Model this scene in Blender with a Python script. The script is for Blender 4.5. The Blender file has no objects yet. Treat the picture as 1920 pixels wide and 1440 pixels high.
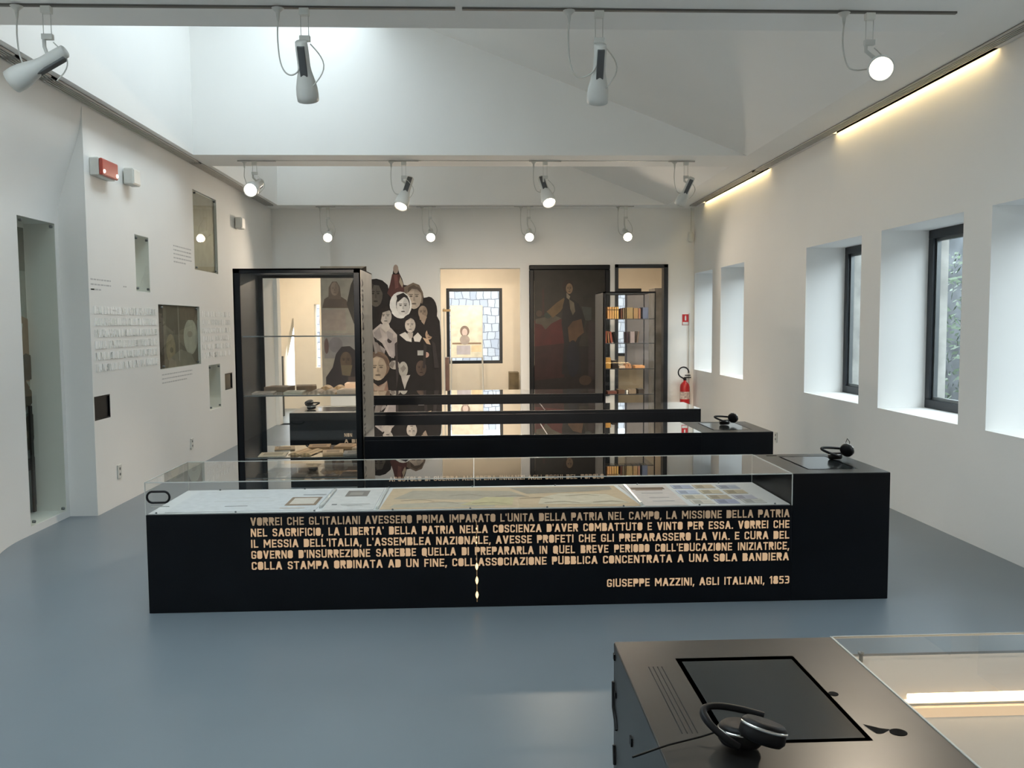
import bpy, math, random
from mathutils import Vector, Matrix
random.seed(7)
SC = bpy.context.scene
COL = SC.collection
PI = math.pi

# ------------------------------------------------------------------ camera
cd = bpy.data.cameras.new('camera'); cam = bpy.data.objects.new('camera', cd); COL.objects.link(cam)
R_ = Vector((0.9991, -0.0421, -0.0066)); D_ = Vector((-0.0095, -0.0699, -0.9975)); F_ = Vector((0.0415, 0.9967, -0.0702))
m = Matrix((R_, -D_, -F_)).transposed().to_4x4(); m.translation = Vector((0, 0, 1.6))
cam.matrix_world = m
cd.sensor_width = 36; cd.lens = 1620 / 1920 * 36; cd.clip_start = 0.05; cd.clip_end = 200
SC.camera = cam

# ------------------------------------------------------------------ world, exposure
w = bpy.data.worlds.new('sky'); SC.world = w; w.use_nodes = True
bg = w.node_tree.nodes['Background']; bg.inputs[0].default_value = (0.82, 0.92, 1.0, 1); bg.inputs[1].default_value = 6.5
vs = SC.view_settings; vs.view_transform = 'Standard'; vs.look = 'None'; vs.gamma = 1; vs.exposure = -0.05
SC.cycles.diffuse_bounces = 9; SC.cycles.transparent_max_bounces = 32; SC.cycles.max_bounces = 14
SC.cycles.glossy_bounces = 5; SC.cycles.use_denoising = True; SC.cycles.sample_clamp_indirect = 6
SC.cycles.caustics_reflective = False; SC.cycles.caustics_refractive = False

def lamp(name, kind, loc, power, color, direction=None, **kw):
    l = bpy.data.lights.new(name, kind); l.energy = power; l.color = color
    o = bpy.data.objects.new(name, l); COL.objects.link(o); o.location = loc
    if direction is not None:
        o.rotation_euler = Vector(direction).to_track_quat('-Z', 'Y').to_euler()
    for k, v in kw.items(): setattr(l, k, v)
    return o

def portal(loc, direction, sx, sy):
    o = lamp('daylight_portal', 'AREA', loc, 1, (1, 1, 1), direction, shape='RECTANGLE', size=sx, size_y=sy)
    o.data.cycles.is_portal = True
    return o

ZC = 3.42; XL = -3.2; XR = 3.53; YB = 13.9; YF = -1.6
SLOPE = 0.384
def roof_z(x): return ZC + SLOPE * (3.0 - x)
SHAFTS = [(0.75, 4.75), (5.49, 9.53), (10.2, 13.48)]
SKY_X = [(-2.9, -0.6), (-2.0, -1.1), (-2.7, -2.25)]          # roof-light openings of the three shafts
for (a, b), (x0, x1) in zip(SHAFTS, SKY_X):
    xm = (x0 + x1) / 2
    portal((xm, (a + b) / 2, roof_z(xm) + 0.02), (-SLOPE, 0, -1), (x1 - x0) * 1.05, b - a - 0.3)
WIN = [(12.80, 13.84), (11.28, 12.36), (7.82, 9.145), (6.165, 7.435), (4.50, 5.82), (2.85, 4.15)]
WZ = (0.835, 2.38)
for (a, b) in WIN:
    o = portal((4.0, (a + b) / 2, 1.607), (-1, 0, 0), b - a, 1.5)

# ------------------------------------------------------------------ materials
def S(r, g, b, k=1.0):
    f = lambda c: ((c / 255) / 12.92 if c / 255 <= 0.04045 else ((c / 255 + 0.055) / 1.055) ** 2.4)
    return tuple(min(0.95, f(c) * k) for c in (r, g, b))

def mat(name, col, rough=0.5, metal=0.0, spec=0.5, noise=0.05, nscale=6.0, bump=0.0, bscale=60.0, coat=0.0):
    mt = bpy.data.materials.new(name); mt.use_nodes = True
    nt = mt.node_tree; p = nt.nodes['Principled BSDF']
    p.inputs['Roughness'].default_value = rough; p.inputs['Metallic'].default_value = metal
    p.inputs['Specular IOR Level'].default_value = spec
    p.inputs['Coat Weight'].default_value = coat
    tc = nt.nodes.new('ShaderNodeTexCoord')
    n = nt.nodes.new('ShaderNodeTexNoise'); n.inputs['Scale'].default_value = nscale; n.inputs['Detail'].default_value = 4
    nt.links.new(tc.outputs['Object'], n.inputs['Vector'])
    r = nt.nodes.new('ShaderNodeValToRGB')
    r.color_ramp.elements[0].position = 0.3; r.color_ramp.elements[1].position = 0.7
    r.color_ramp.elements[0].color = tuple(c * (1 - noise) for c in col) + (1,)
    r.color_ramp.elements[1].color = tuple(min(0.97, c * (1 + noise)) for c in col) + (1,)
    nt.links.new(n.outputs['Fac'], r.inputs['Fac']); nt.links.new(r.outputs['Color'], p.inputs['Base Color'])
    if bump:
        n2 = nt.nodes.new('ShaderNodeTexNoise'); n2.inputs['Scale'].default_value = bscale
        nt.links.new(tc.outputs['Object'], n2.inputs['Vector'])
        b = nt.nodes.new('ShaderNodeBump'); b.inputs['Strength'].default_value = bump; b.inputs['Distance'].default_value = 0.01
        nt.links.new(n2.outputs['Fac'], b.inputs['Height']); nt.links.new(b.outputs['Normal'], p.inputs['Normal'])
    return mt

def emit(name, col, strength):
    mt = bpy.data.materials.new(name); mt.use_nodes = True; nt = mt.node_tree; nt.nodes.clear()
    e = nt.nodes.new('ShaderNodeEmission'); e.inputs[0].default_value = tuple(col) + (1,); e.inputs[1].default_value = strength
    o = nt.nodes.new('ShaderNodeOutputMaterial'); nt.links.new(e.outputs[0], o.inputs[0])
    return mt

def glass(name, tint=(0.975, 0.983, 0.978), ior=1.45, gain=1.0):
    mt = bpy.data.materials.new(name); mt.use_nodes = True; nt = mt.node_tree; nt.nodes.clear()
    t = nt.nodes.new('ShaderNodeBsdfTransparent'); t.inputs[0].default_value = tint + (1,)
    g = nt.nodes.new('ShaderNodeBsdfGlossy'); g.inputs['Roughness'].default_value = 0.0; g.inputs[0].default_value = (1, 1, 1, 1)
    f = nt.nodes.new('ShaderNodeFresnel'); f.inputs[0].default_value = ior
    mu = nt.nodes.new('ShaderNodeMath'); mu.operation = 'MULTIPLY'; mu.inputs[1].default_value = gain; mu.use_clamp = True
    geo = nt.nodes.new('ShaderNodeNewGeometry')
    inv = nt.nodes.new('ShaderNodeMath'); inv.operation = 'SUBTRACT'; inv.inputs[0].default_value = 1.0
    mu2 = nt.nodes.new('ShaderNodeMath'); mu2.operation = 'MULTIPLY'
    nt.links.new(f.outputs[0], mu.inputs[0]); nt.links.new(geo.outputs['Backfacing'], inv.inputs[1])
    nt.links.new(mu.outputs[0], mu2.inputs[0]); nt.links.new(inv.outputs[0], mu2.inputs[1])
    x = nt.nodes.new('ShaderNodeMixShader'); o = nt.nodes.new('ShaderNodeOutputMaterial')
    nt.links.new(mu2.outputs[0], x.inputs[0]); nt.links.new(t.outputs[0], x.inputs[1]); nt.links.new(g.outputs[0], x.inputs[2])
    nt.links.new(x.outputs[0], o.inputs[0])
    return mt

def printmat(name, rough=0.6, spec=0.3, noise=0.12, nscale=9.0):
    """artwork colours live in the mesh's colour attribute (flat prints), with a little paper grain"""
    mt = bpy.data.materials.new(name); mt.use_nodes = True; nt = mt.node_tree; p = nt.nodes['Principled BSDF']
    p.inputs['Roughness'].default_value = rough; p.inputs['Specular IOR Level'].default_value = spec
    a = nt.nodes.new('ShaderNodeVertexColor'); a.layer_name = 'Col'
    tc = nt.nodes.new('ShaderNodeTexCoord'); n = nt.nodes.new('ShaderNodeTexNoise'); n.inputs['Scale'].default_value = nscale; n.inputs['Detail'].default_value = 6
    nt.links.new(tc.outputs['Object'], n.inputs['Vector'])
    mr = nt.nodes.new('ShaderNodeMapRange'); mr.inputs[1].default_value = 0.3; mr.inputs[2].default_value = 0.7
    mr.inputs[3].default_value = 1 - noise; mr.inputs[4].default_value = 1 + noise
    nt.links.new(n.outputs['Fac'], mr.inputs[0])
    mx = nt.nodes.new('ShaderNodeVectorMath'); mx.operation = 'SCALE'
    nt.links.new(a.outputs['Color'], mx.inputs[0]); nt.links.new(mr.outputs[0], mx.inputs['Scale'])
    nt.links.new(mx.outputs[0], p.inputs['Base Color'])
    return mt

WHITE = (0.85, 0.845, 0.825)
M = dict(
    wall=mat('wall_paint', WHITE, 0.75, spec=0.25, noise=0.012, nscale=1.5, bump=0.04, bscale=40),
    ceil=mat('ceiling_paint', (0.86, 0.855, 0.835), 0.85, spec=0.15, noise=0.012, nscale=1.5),
    warmwall=mat('back_room_paint', (0.80, 0.74, 0.64), 0.8, spec=0.2, noise=0.02),
    floor=mat('resin_floor', S(115, 125, 132, 0.97), 0.35, spec=0.4, noise=0.04, nscale=1.2, bump=0.015, bscale=9),
    black=mat('black_steel', (0.0035, 0.0045, 0.0065), 0.36, spec=0.22, noise=0.2, nscale=5),
    blackinner=mat('dark_steel', (0.018, 0.017, 0.016), 0.45, spec=0.4, noise=0.25, nscale=5),
    topsteel=mat('brushed_dark_steel', (0.022, 0.021, 0.020), 0.32, spec=0.4, noise=0.3, nscale=4),
    void=mat('dark_recess', (0.003, 0.003, 0.003), 0.8, spec=0.1),
    screen=mat('dark_screen', (0.022, 0.025, 0.026), 0.12, spec=0.25, noise=0.05),
    tray=mat('white_tray_liner', (0.58, 0.58, 0.57), 0.6, spec=0.3, noise=0.01),
    nicheglass=glass('niche_glass', (.93, .945, .92), gain=.6),
    reflection_band=emit('tray_reflection_band', (1.0, .70, .42), .9),
    warmlittray=mat('warm_lit_tray_liner', (.52, .43, .35), .6, spec=.3, noise=.02),  # warm light on the white liner is put into its colour
    papertray=mat('paper_covered_tray', (.30, .26, .22), .7, noise=.5, nscale=7),
    lidglass=glass('lid_glass', (.92, .94, .93), 1.5, 2.0),
    glass=glass('clear_glass', gain=1.25),
    winglass=glass('window_glass', (0.93, 0.97, 0.96)),
    acryl=mat('clear_edge', (0.55, 0.56, 0.53), 0.25, spec=0.6),
    frame=mat('anthracite_frame', (0.018, 0.022, 0.028), 0.4, spec=0.4),
    grey=mat('lamp_grey_metal', (0.60, 0.605, 0.58), 0.42, metal=0.0, spec=0.5, noise=0.03),
    vent=mat('lamp_dark_vent', (0.10, 0.105, 0.11), 0.5, metal=0.3),
    offwhite=mat('off_white_plastic', (0.68, 0.68, 0.64), 0.5),
    cable=mat('white_cable', (0.55, 0.55, 0.52), 0.5),
    steel=mat('steel_stud', (0.16, 0.17, 0.17), 0.35, metal=0.8),
    chrome=mat('chrome_ring', (0.6, 0.6, 0.58), 0.2, metal=1.0),
    grillbar=mat('grille_metal', (0.5, 0.49, 0.47), 0.5, metal=0.2),
    rail=mat('rail_dark', (0.12, 0.115, 0.105), 0.5),
    rubber=mat('black_rubber', (0.006, 0.006, 0.007), 0.5, spec=0.25),
    red=mat('red_paint', S(190, 25, 30), 0.35, coat=0.4),
    redplastic=mat('red_plastic', S(190, 80, 65, 0.9), 0.3),
    paper=mat('paper', (0.72, 0.69, 0.62), 0.8, spec=0.2),
    sill=mat('window_reveal_paint', (0.84, 0.84, 0.83), 0.7, spec=0.25, noise=0.01),
    stone=mat('outdoor_stone', (0.42, 0.41, 0.38), 0.9, spec=0.2, noise=0.35, nscale=3.5, bump=0.4, bscale=14),
    dark_stone=mat('garden_wall_stone', (0.13, 0.14, 0.15), 0.95, spec=0.1, noise=0.4, nscale=2.5, bump=0.5, bscale=8),
    ground=mat('garden_ground', (0.30, 0.31, 0.32), 0.9, noise=0.3, nscale=3),
    leaf=mat('leaf_green', (0.06, 0.10, 0.05), 0.5, noise=0.4, nscale=9),
    print=printmat('printed_picture'), paint=printmat('oil_painting', 0.4, 0.25, 0.25, 6.0), paperprint=printmat('printed_paper', 0.75, 0.2, 0.06, 20),
    lit=emit('backlit_lettering', (0.62, 0.42, 0.25), 0.95),
    litdim=emit('backlit_lettering_soft', (0.50, 0.37, 0.24), 0.62),
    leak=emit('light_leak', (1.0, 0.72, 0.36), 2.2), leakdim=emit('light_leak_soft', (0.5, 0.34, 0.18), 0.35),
    bulb=emit('lamp_glow', (1.0, 0.86, 0.68), 14), tube=emit('tube_glow', (1.0, 0.74, 0.36), 26), reflectbar=emit('tray_reflection_bar', (1.0, 0.72, 0.38), 16),
    redlit=emit('emergency_bulb', (1.0, 0.75, 0.65), 3.0), spark=emit('small_bulb', (1.0, 0.93, 0.7), 9),
)

# ------------------------------------------------------------------ mesh builder
class MB:
    def __init__(s): s.v = []; s.f = []; s.sm = []; s.c = []
    def add(s, vs, fs, smooth=False, col=None):
        n = len(s.v); s.v += [tuple(p) for p in vs]
        for f in fs: s.f.append([i + n for i in f]); s.sm.append(smooth); s.c.append(col)
        return s
    def box(s, x0, x1, y0, y1, z0, z1, col=None, rot=None, at=None):
        vs = [(x, y, z) for z in (z0, z1) for y in (y0, y1) for x in (x0, x1)]
        if rot is not None or at is not None:
            r = rot or Matrix.Identity(3); a = Vector(at or (0, 0, 0)); vs = [tuple(r @ Vector(p) + a) for p in vs]
        return s.add(vs, [(0, 2, 3, 1), (4, 5, 7, 6), (0, 1, 5, 4), (2, 6, 7, 3), (0, 4, 6, 2), (1, 3, 7, 5)], col=col)
    def quad(s, *p, col=None): return s.add(p, [tuple(range(len(p)))], col=col)
    def tube(s, pts, r, n=8, cap=True, col=None):
        pts = [Vector(p) for p in pts]; rings = []; prev = None
        for i, p in enumerate(pts):
            t = (pts[min(i + 1, len(pts) - 1)] - pts[max(i - 1, 0)]).normalized()
            if prev is None:
                a = t.orthogonal().normalized()
            else:
                a = (prev - t * prev.dot(t)); a = a.normalized() if a.length > 1e-6 else t.orthogonal().normalized()
            prev = a; b = t.cross(a); rr = r[i] if isinstance(r, (list, tuple)) else r
            rings.append([p + (a * math.cos(2 * PI * k / n) + b * math.sin(2 * PI * k / n)) * rr for k in range(n)])
        vs = [q for ring in rings for q in ring]; fs = []
        for i in range(len(pts) - 1):
            for k in range(n): fs.append((i * n + k, i * n + (k + 1) % n, (i + 1) * n + (k + 1) % n, (i + 1) * n + k))
        s.add(vs, fs, True, col)
        if cap:
            s.add(rings[0], [tuple(reversed(range(n)))], col=col); s.add(rings[-1], [tuple(range(n))], col=col)
        return s
    def loop(s, pts, r, n=8):
        return s.tube(list(pts) + [pts[0], pts[1]], r, n, cap=False)
    def lathe(s, prof, origin=(0, 0, 0), axis=(0, 0, 1), n=24, cap0=True, cap1=True, smooth=True):
        ax = Vector(axis).normalized(); a = ax.orthogonal().normalized(); b = ax.cross(a); o = Vector(origin)
        vs = []; fs = []
        for (r, h) in prof:
            for k in range(n):
                t = 2 * PI * k / n; vs.append(o + ax * h + (a * math.cos(t) + b * math.sin(t)) * r)
        for i in range(len(prof) - 1):
            for k in range(n): fs.append((i * n + k, i * n + (k + 1) % n, (i + 1) * n + (k + 1) % n, (i + 1) * n + k))
        s.add(vs, fs, smooth)
        if cap0: s.add(vs[:n], [tuple(reversed(range(n)))])
        if cap1: s.add(vs[-n:], [tuple(range(n))])
        return s
    def build(s, name, mt, parent=None, bevel=0.0, org=(0, 0, 0), seg=2):
        me = bpy.data.meshes.new(name)
        o3 = Vector(org)
        me.from_pydata([tuple(Vector(p) - o3) for p in s.v], [], s.f); me.update()
        for p, sm in zip(me.polygons, s.sm): p.use_smooth = sm
        if any(c is not None for c in s.c):
            at = me.color_attributes.new('Col', 'FLOAT_COLOR', 'CORNER')
            for p, c in zip(me.polygons, s.c):
                for li in p.loop_indices: at.data[li].color = tuple(c or (0.5, 0.5, 0.5)) + (1,)
        me.materials.append(mt)
        o = bpy.data.objects.new(name, me); COL.objects.link(o)
        if parent is not None: o.parent = parent
        if org != (0, 0, 0) and parent is None: o.location = org
        if bevel:
            b = o.modifiers.new('edge', 'BEVEL'); b.width = bevel; b.segments = seg; b.limit_method = 'ANGLE'; b.angle_limit = math.radians(40)
        return o

def tag(o, label, cat, group=None, kind=None):
    o['label'] = label; o['category'] = cat
    if group: o['group'] = group
    if kind: o['kind'] = kind
    return o
def thing(name, label, cat, loc=(0, 0, 0), group=None):
    o = bpy.data.objects.new(name, None); COL.objects.link(o); o.location = loc; o.empty_display_size = 0.1
    return tag(o, label, cat, group)
def struct(o, label=None):
    o['kind'] = 'structure'
    if label: o['label'] = label
    return o
def single(mb, name, mt, label, cat, org, group=None, bevel=0.0):
    return tag(mb.build(name, mt, None, bevel, org), label, cat, group)

# ------------------------------------------------------------------ lettering: stencil capitals drawn as strokes and solid bowls
T = 0.155
def _seg(a, b, t=T, ext=0.0):
    a = Vector((a[0], a[1])); b = Vector((b[0], b[1])); d = (b - a).normalized(); n = Vector((-d.y, d.x)) * t / 2
    a = a - d * ext; b = b + d * ext
    return [tuple(a - n), tuple(b - n), tuple(b + n), tuple(a + n)]
def _path(*p): return [_seg(p[i], p[i + 1], T, 0.05) for i in range(len(p) - 1)]
def _oct(x0, x1, y0=0, y1=1, c=0.15, left=True):
    if left: return [(x0 + c, y0), (x1 - c, y0), (x1, y0 + c), (x1, y1 - c), (x1 - c, y1), (x0 + c, y1), (x0, y1 - c), (x0, y0 + c)]
    return [(x0, y0), (x1 - c, y0), (x1, y0 + c), (x1, y1 - c), (x1 - c, y1), (x0, y1)]
GL = {
 'I': (0.2, [_seg((.1, 0), (.1, 1))]),
 'L': (0.54, [_seg((.1, 0), (.1, 1)), _seg((.1, .1), (.54, .1))]),
 'E': (0.56, [_seg((.1, 0), (.1, 1)), _seg((.1, .1), (.56, .1)), _seg((.1, .5), (.5, .5)), _seg((.1, .9), (.56, .9))]),
 'F': (0.54, [_seg((.1, 0), (.1, 1)), _seg((.1, .48), (.48, .48)), _seg((.1, .9), (.54, .9))]),
 'T': (0.6, [_seg((.3, 0), (.3, 1)), _seg((0, .9), (.6, .9))]),
 'H': (0.66, [_seg((.1, 0), (.1, 1)), _seg((.56, 0), (.56, 1)), _seg((.1, .5), (.56, .5))]),
 'N': (0.68, [_seg((.1, 0), (.1, 1)), _seg((.58, 0), (.58, 1)), [(.0, 1), (.22, 1), (.68, 0), (.46, 0)]]),
 'M': (0.84, [_seg((.1, 0), (.1, 1)), _seg((.74, 0), (.74, 1)), [(.0, 1), (.2, 1), (.52, .3), (.32, .3)], [(.84, 1), (.64, 1), (.32, .3), (.52, .3)]]),
 'V': (0.7, [[(0, 1), (.22, 1), (.45, 0), (.25, 0)], [(.7, 1), (.48, 1), (.25, 0), (.45, 0)]]),
 'U': (0.66, _path((.1, 1), (.1, .18), (.18, .1), (.48, .1), (.56, .18), (.56, 1))),
 'C': (0.6, _path((.5, .72), (.5, .82), (.42, .9), (.18, .9), (.1, .82), (.1, .18), (.18, .1), (.42, .1), (.5, .18), (.5, .28))),
 'G': (0.62, _path((.52, .74), (.52, .82), (.44, .9), (.18, .9), (.1, .82), (.1, .18), (.18, .1), (.44, .1), (.52, .18), (.52, .45), (.34, .45))),
 'S': (0.6, _path((.5, .74), (.5, .82), (.42, .9), (.18, .9), (.1, .82), (.1, .62), (.18, .54), (.42, .46), (.5, .38), (.5, .18), (.42, .1), (.18, .1), (.1, .18), (.1, .26))),
 'Z': (0.6, [_seg((0, .9), (.6, .9)), _seg((0, .1), (.6, .1)), [(.36, .82), (.6, .82), (.24, .18), (0, .18)]]),
 'A': (0.72, [[(.25, 1), (.47, 1), (.655, .25), (.065, .25)], [(0, 0), (.2, 0), (.265, .26), (.065, .26)], [(.72, 0), (.52, 0), (.455, .26), (.655, .26)]]),
 'O': (0.6, [_oct(0, .6)]), '0': (0.6, [_oct(0, .6)]), 'D': (0.6, [_oct(0, .6, left=False)]),
 'Q': (0.64, [_oct(0, .6), [(.4, .2), (.66, -.06), (.56, -.12), (.3, .1)]]),
 'B': (0.6, [_oct(0, .6, 0, .54, .12, False), _oct(0, .57, .46, 1, .12, False)]),
 'P': (0.6, [_seg((.1, 0), (.1, 1)), _oct(0, .6, .36, 1, .14, False)]),
 'R': (0.62, [_seg((.1, 0), (.1, 1)), _oct(0, .6, .38, 1, .14, False), [(.24, .42), (.44, .42), (.63, 0), (.42, 0)]]),
 '1': (0.36, [_seg((.26, 0), (.26, 1)), [(.0, .78), (.18, 1), (.34, 1), (.08, .68)]]),
 '8': (0.6, [_oct(.03, .57, .46, 1, .12), _oct(0, .6, 0, .54, .12)]),
 '5': (0.58, _path((.5, .9), (.12, .9), (.12, .56), (.4, .56), (.48, .48), (.48, .18), (.4, .1), (.08, .1))),
 '3': (0.58, _path((.08, .9), (.42, .9), (.48, .82), (.48, .6), (.4, .52), (.2, .52)) + _path((.4, .52), (.48, .44), (.48, .18), (.4, .1), (.08, .1))),
 ',': (0.18, [[(.02, .18), (.2, .18), (.1, -.16), (-.02, -.16)]]), '.': (0.18, [[(0, 0), (.18, 0), (.18, .18), (0, .18)]]),
 "'": (0.16, [[(.0, 1), (.16, 1), (.13, .7), (.03, .7)]]),
}
def text_line(mb, txt, w0, w1, base, h, place, depth=0.0, gap=0.10, justify=True):
    """lay a line of capitals from w0 to w1 on a plane; place(u, v, d) -> 3D point"""
    words = txt.split(' ')
    wl = [sum(GL[c][0] for c in wd) + gap * (len(wd) - 1) for wd in words]
    tot = sum(wl); span = (w1 - w0) / h; sp = 0.34
    if justify:
        k = 1.0
        if tot + sp * (len(words) - 1) > span: k = span / (tot + sp * (len(words) - 1))
        elif len(words) > 1: sp = (span - tot) / (len(words) - 1)
        if len(words) > 1 and sp > 0.75: k = span / (tot + 0.6 * (len(words) - 1)); sp = 0.6
    else: k = 1.0
    u = 0.0
    for wd in words:
        for c in wd:
            gw, polys = GL[c]
            for pl in polys:
                pts = [(w0 + (u + q[0]) * k * h, base + q[1] * h) for q in pl]
                n = len(pts)
                top = [place(a, b, depth) for a, b in pts]
                mb.add(top, [tuple(range(n))])
                if depth:
                    bot = [place(a, b, 0) for a, b in pts]
                    mb.add(bot + top, [(i, (i + 1) % n, n + (i + 1) % n, n + i) for i in range(n)])
            u += gw + gap
        u += sp - gap

# flat pictures: coloured polygons stacked by a fraction of a millimetre
class Pic:
    def __init__(s, place, k=1.9, step=0.0004, sat=1.0): s.mb = MB(); s.pl = place; s.k = k; s.d = 0.0; s.st = step; s.sat = sat
    def poly(s, pts, rgb):
        g = .3 * rgb[0] + .59 * rgb[1] + .11 * rgb[2]; rgb = tuple(g + (c - g) * s.sat for c in rgb)
        s.d += s.st; s.mb.add([s.pl(a, b, s.d) for a, b in pts], [tuple(range(len(pts)))], col=S(*rgb, s.k)); return s
    def rect(s, x0, y0, x1, y1, rgb): return s.poly([(x0, y0), (x1, y0), (x1, y1), (x0, y1)], rgb)
    def ell(s, cx, cy, rx, ry, rgb, n=20, rot=0.0):
        c, q = math.cos(rot), math.sin(rot)
        return s.poly([(cx + rx * math.cos(2 * PI * i / n) * c - ry * math.sin(2 * PI * i / n) * q, cy + rx * math.cos(2 * PI * i / n) * q + ry * math.sin(2 * PI * i / n) * c) for i in range(n)], rgb)
    def face(s, cx, cy, rx, ry, rgb, dark=0.55):
        s.ell(cx, cy, rx, ry, rgb); d = tuple(c * dark for c in rgb); e = tuple(c * 0.8 for c in rgb)
        s.ell(cx + rx * .45, cy, rx * .5, ry * .85, tuple(c * .9 for c in rgb))
        for sx in (-.38, .38):
            s.ell(cx + sx * rx, cy - ry * .08, rx * .2, ry * .07, d); s.rect(cx + sx * rx - rx * .26, cy - ry * .27, cx + sx * rx + rx * .26, cy - ry * .2, d)
        s.poly([(cx - rx * .05, cy - ry * .05), (cx + rx * .08, cy - ry * .05), (cx + rx * .2, cy + ry * .3), (cx - rx * .12, cy + ry * .3)], e)
        s.ell(cx, cy + ry * .55, rx * .32, ry * .07, d); return s

# ================================================================== SETTING
def wall_panel(mb, axis, p0, p1, u0, u1, v0, v1, holes, reveal=True):
    """slab between planes axis=p0 (room side) and axis=p1, with rectangular holes (a,b,c,d)"""
    def P(d, u, v): return (d, u, v) if axis == 'x' else (u, d, v)
    us = sorted({u0, u1, *[h[0] for h in holes], *[h[1] for h in holes]}); vs = sorted({v0, v1, *[h[2] for h in holes], *[h[3] for h in holes]})
    for i in range(len(us) - 1):
        for j in range(len(vs) - 1):
            uc = (us[i] + us[i + 1]) / 2; vc = (vs[j] + vs[j + 1]) / 2
            if any(h[0] < uc < h[1] and h[2] < vc < h[3] for h in holes): continue
            for d in (p0, p1): mb.quad(P(d, us[i], vs[j]), P(d, us[i + 1], vs[j]), P(d, us[i + 1], vs[j + 1]), P(d, us[i], vs[j + 1]))
    if reveal:
        for (a, b, c, e) in holes:
            mb.quad(P(p0, a, c), P(p1, a, c), P(p1, a, e), P(p0, a, e)); mb.quad(P(p0, b, c), P(p1, b, c), P(p1, b, e), P(p0, b, e))
            mb.quad(P(p0, a, c), P(p1, a, c), P(p1, b, c), P(p0, b, c)); mb.quad(P(p0, a, e), P(p1, a, e), P(p1, b, e), P(p0, b, e))
    for u in (u0, u1): mb.quad(P(p0, u, v0), P(p1, u, v0), P(p1, u, v1), P(p0, u, v1))

# floor
mb = MB(); mb.box(-4.6, 4.4, YF, 17.2, -0.12, 0.0); struct(mb.build('floor', M['floor']), 'grey blue resin floor')

# ceiling with sloped roof-light shafts
mb = MB()
SXL, SXR = -3.0, 3.0
mb.quad((XL - .3, YF, ZC), (SXL, YF, ZC), (SXL, 14.1, ZC), (XL - .3, 14.1, ZC))
mb.quad((SXR, YF, ZC), (3.465, YF, ZC), (3.465, 14.1, ZC), (SXR, 14.1, ZC))
SLOTS = [(5.80, 8.42), (10.30, 13.25)]
ys = [YF] + [q for s_ in SLOTS for q in s_] + [14.1]
for i in range(len(ys) - 1):
    a, b = ys[i], ys[i + 1]
    if (a, b) in SLOTS:
        mb.quad((3.465, a, ZC + .11), (XR, a, ZC + .11), (XR, b, ZC + .11), (3.465, b, ZC + .11)); mb.quad((3.465, a, ZC), (3.465, b, ZC), (3.465, b, ZC + .11), (3.465, a, ZC + .11))
        for y in (a, b): mb.quad((3.465, y, ZC), (XR, y, ZC), (XR, y, ZC + .11), (3.465, y, ZC + .11))
        mb.quad((XR, a, ZC), (XR, b, ZC), (XR, b, ZC + .11), (XR, a, ZC + .11))
    else: mb.quad((3.465, a, ZC), (XR + .5, a, ZC), (XR + .5, b, ZC), (3.465, b, ZC))
edges = [YF] + [q for s_ in SHAFTS for q in s_] + [14.1]
for i in range(0, len(edges), 2):
    a, b = edges[i], edges[i + 1]; mb.quad((SXL, a, ZC), (SXR, a, ZC), (SXR, b, ZC), (SXL, b, ZC))
ztop = roof_z(SXL)
for (a, b), (x0, x1) in zip(SHAFTS, SKY_X):
    for y in (a, b): mb.quad((SXL, y, ZC), (SXR, y, ZC), (SXL, y, ztop))
    mb.quad((SXL, a, ZC), (SXL, b, ZC), (SXL, b, ztop), (SXL, a, ztop))
    for (p, q) in ((SXL, x0), (x1, SXR)): mb.quad((p, a, roof_z(p)), (q, a, roof_z(q)), (q, b, roof_z(q)), (p, b, roof_z(p)))
    for (p, q) in ((a, a + .15), (b - .15, b)): mb.quad((x0, p, roof_z(x0)), (x1, p, roof_z(x1)), (x1, q, roof_z(x1)), (x0, q, roof_z(x0)))
ceil = struct(mb.build('ceiling', M['ceil']), 'white ceiling with sloped roof light shafts between beams')
# roof-light panes
for (a, b), (x0, x1) in zip(SHAFTS, SKY_X):
    g = MB(); g.quad((x0, a + .15, roof_z(x0)), (x0, b - .15, roof_z(x0)), (x1, b - .15, roof_z(x1)), (x1, a + .15, roof_z(x1)))
    g.build('skylight_glass', M['winglass'], ceil)

# left wall: wavy recess near the viewer, then a flat run with display niches
NICHE = [(8.355, 8.70, 1.925, 2.46, 0.20), (10.09, 10.99, 2.235, 3.145, 0.03), (8.90, 10.21, 1.15, 1.815, 0.03), (10.49, 10.95, 0.575, 1.12, 0.18), (7.355, 7.67, 0.803, 1.006, 0.03), (11.14, 11.48, 0.77, 0.98, 0.05)]
mb = MB()
def rec(z):
    t = max(0.0, min(1.0, (3.40 - z) / 0.95)); return 0.23 * t * t * (3 - 2 * t)
def px(y, z):
    t = max(0.0, min(1.0, (y - 5.35) / 1.2)); return XL - rec(z) * t * t * (3 - 2 * t)
yy = [YF, 2.0, 4.0, 5.2] + [5.35 + i * 0.1 for i in range(13)] + [6.7, 7.285, 7.34]
zz = [0, 0.06, 0.8, 1.6, 2.435] + [2.435 + .0965 * k for k in range(1, 11)] + [ZC]
vs_ = [(px(y, z), y, z) for z in zz for y in yy]; ny = len(yy); fs_ = []
for j in range(len(zz) - 1):
    for i in range(ny - 1):
        if 6.69 < (yy[i] + yy[i + 1]) / 2 < 7.29 and 0.06 < (zz[j] + zz[j + 1]) / 2 < 2.435: continue
        fs_.append((j * ny + i, j * ny + i + 1, (j + 1) * ny + i + 1, (j + 1) * ny + i))
mb.add(vs_, fs_, smooth=True)
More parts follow.
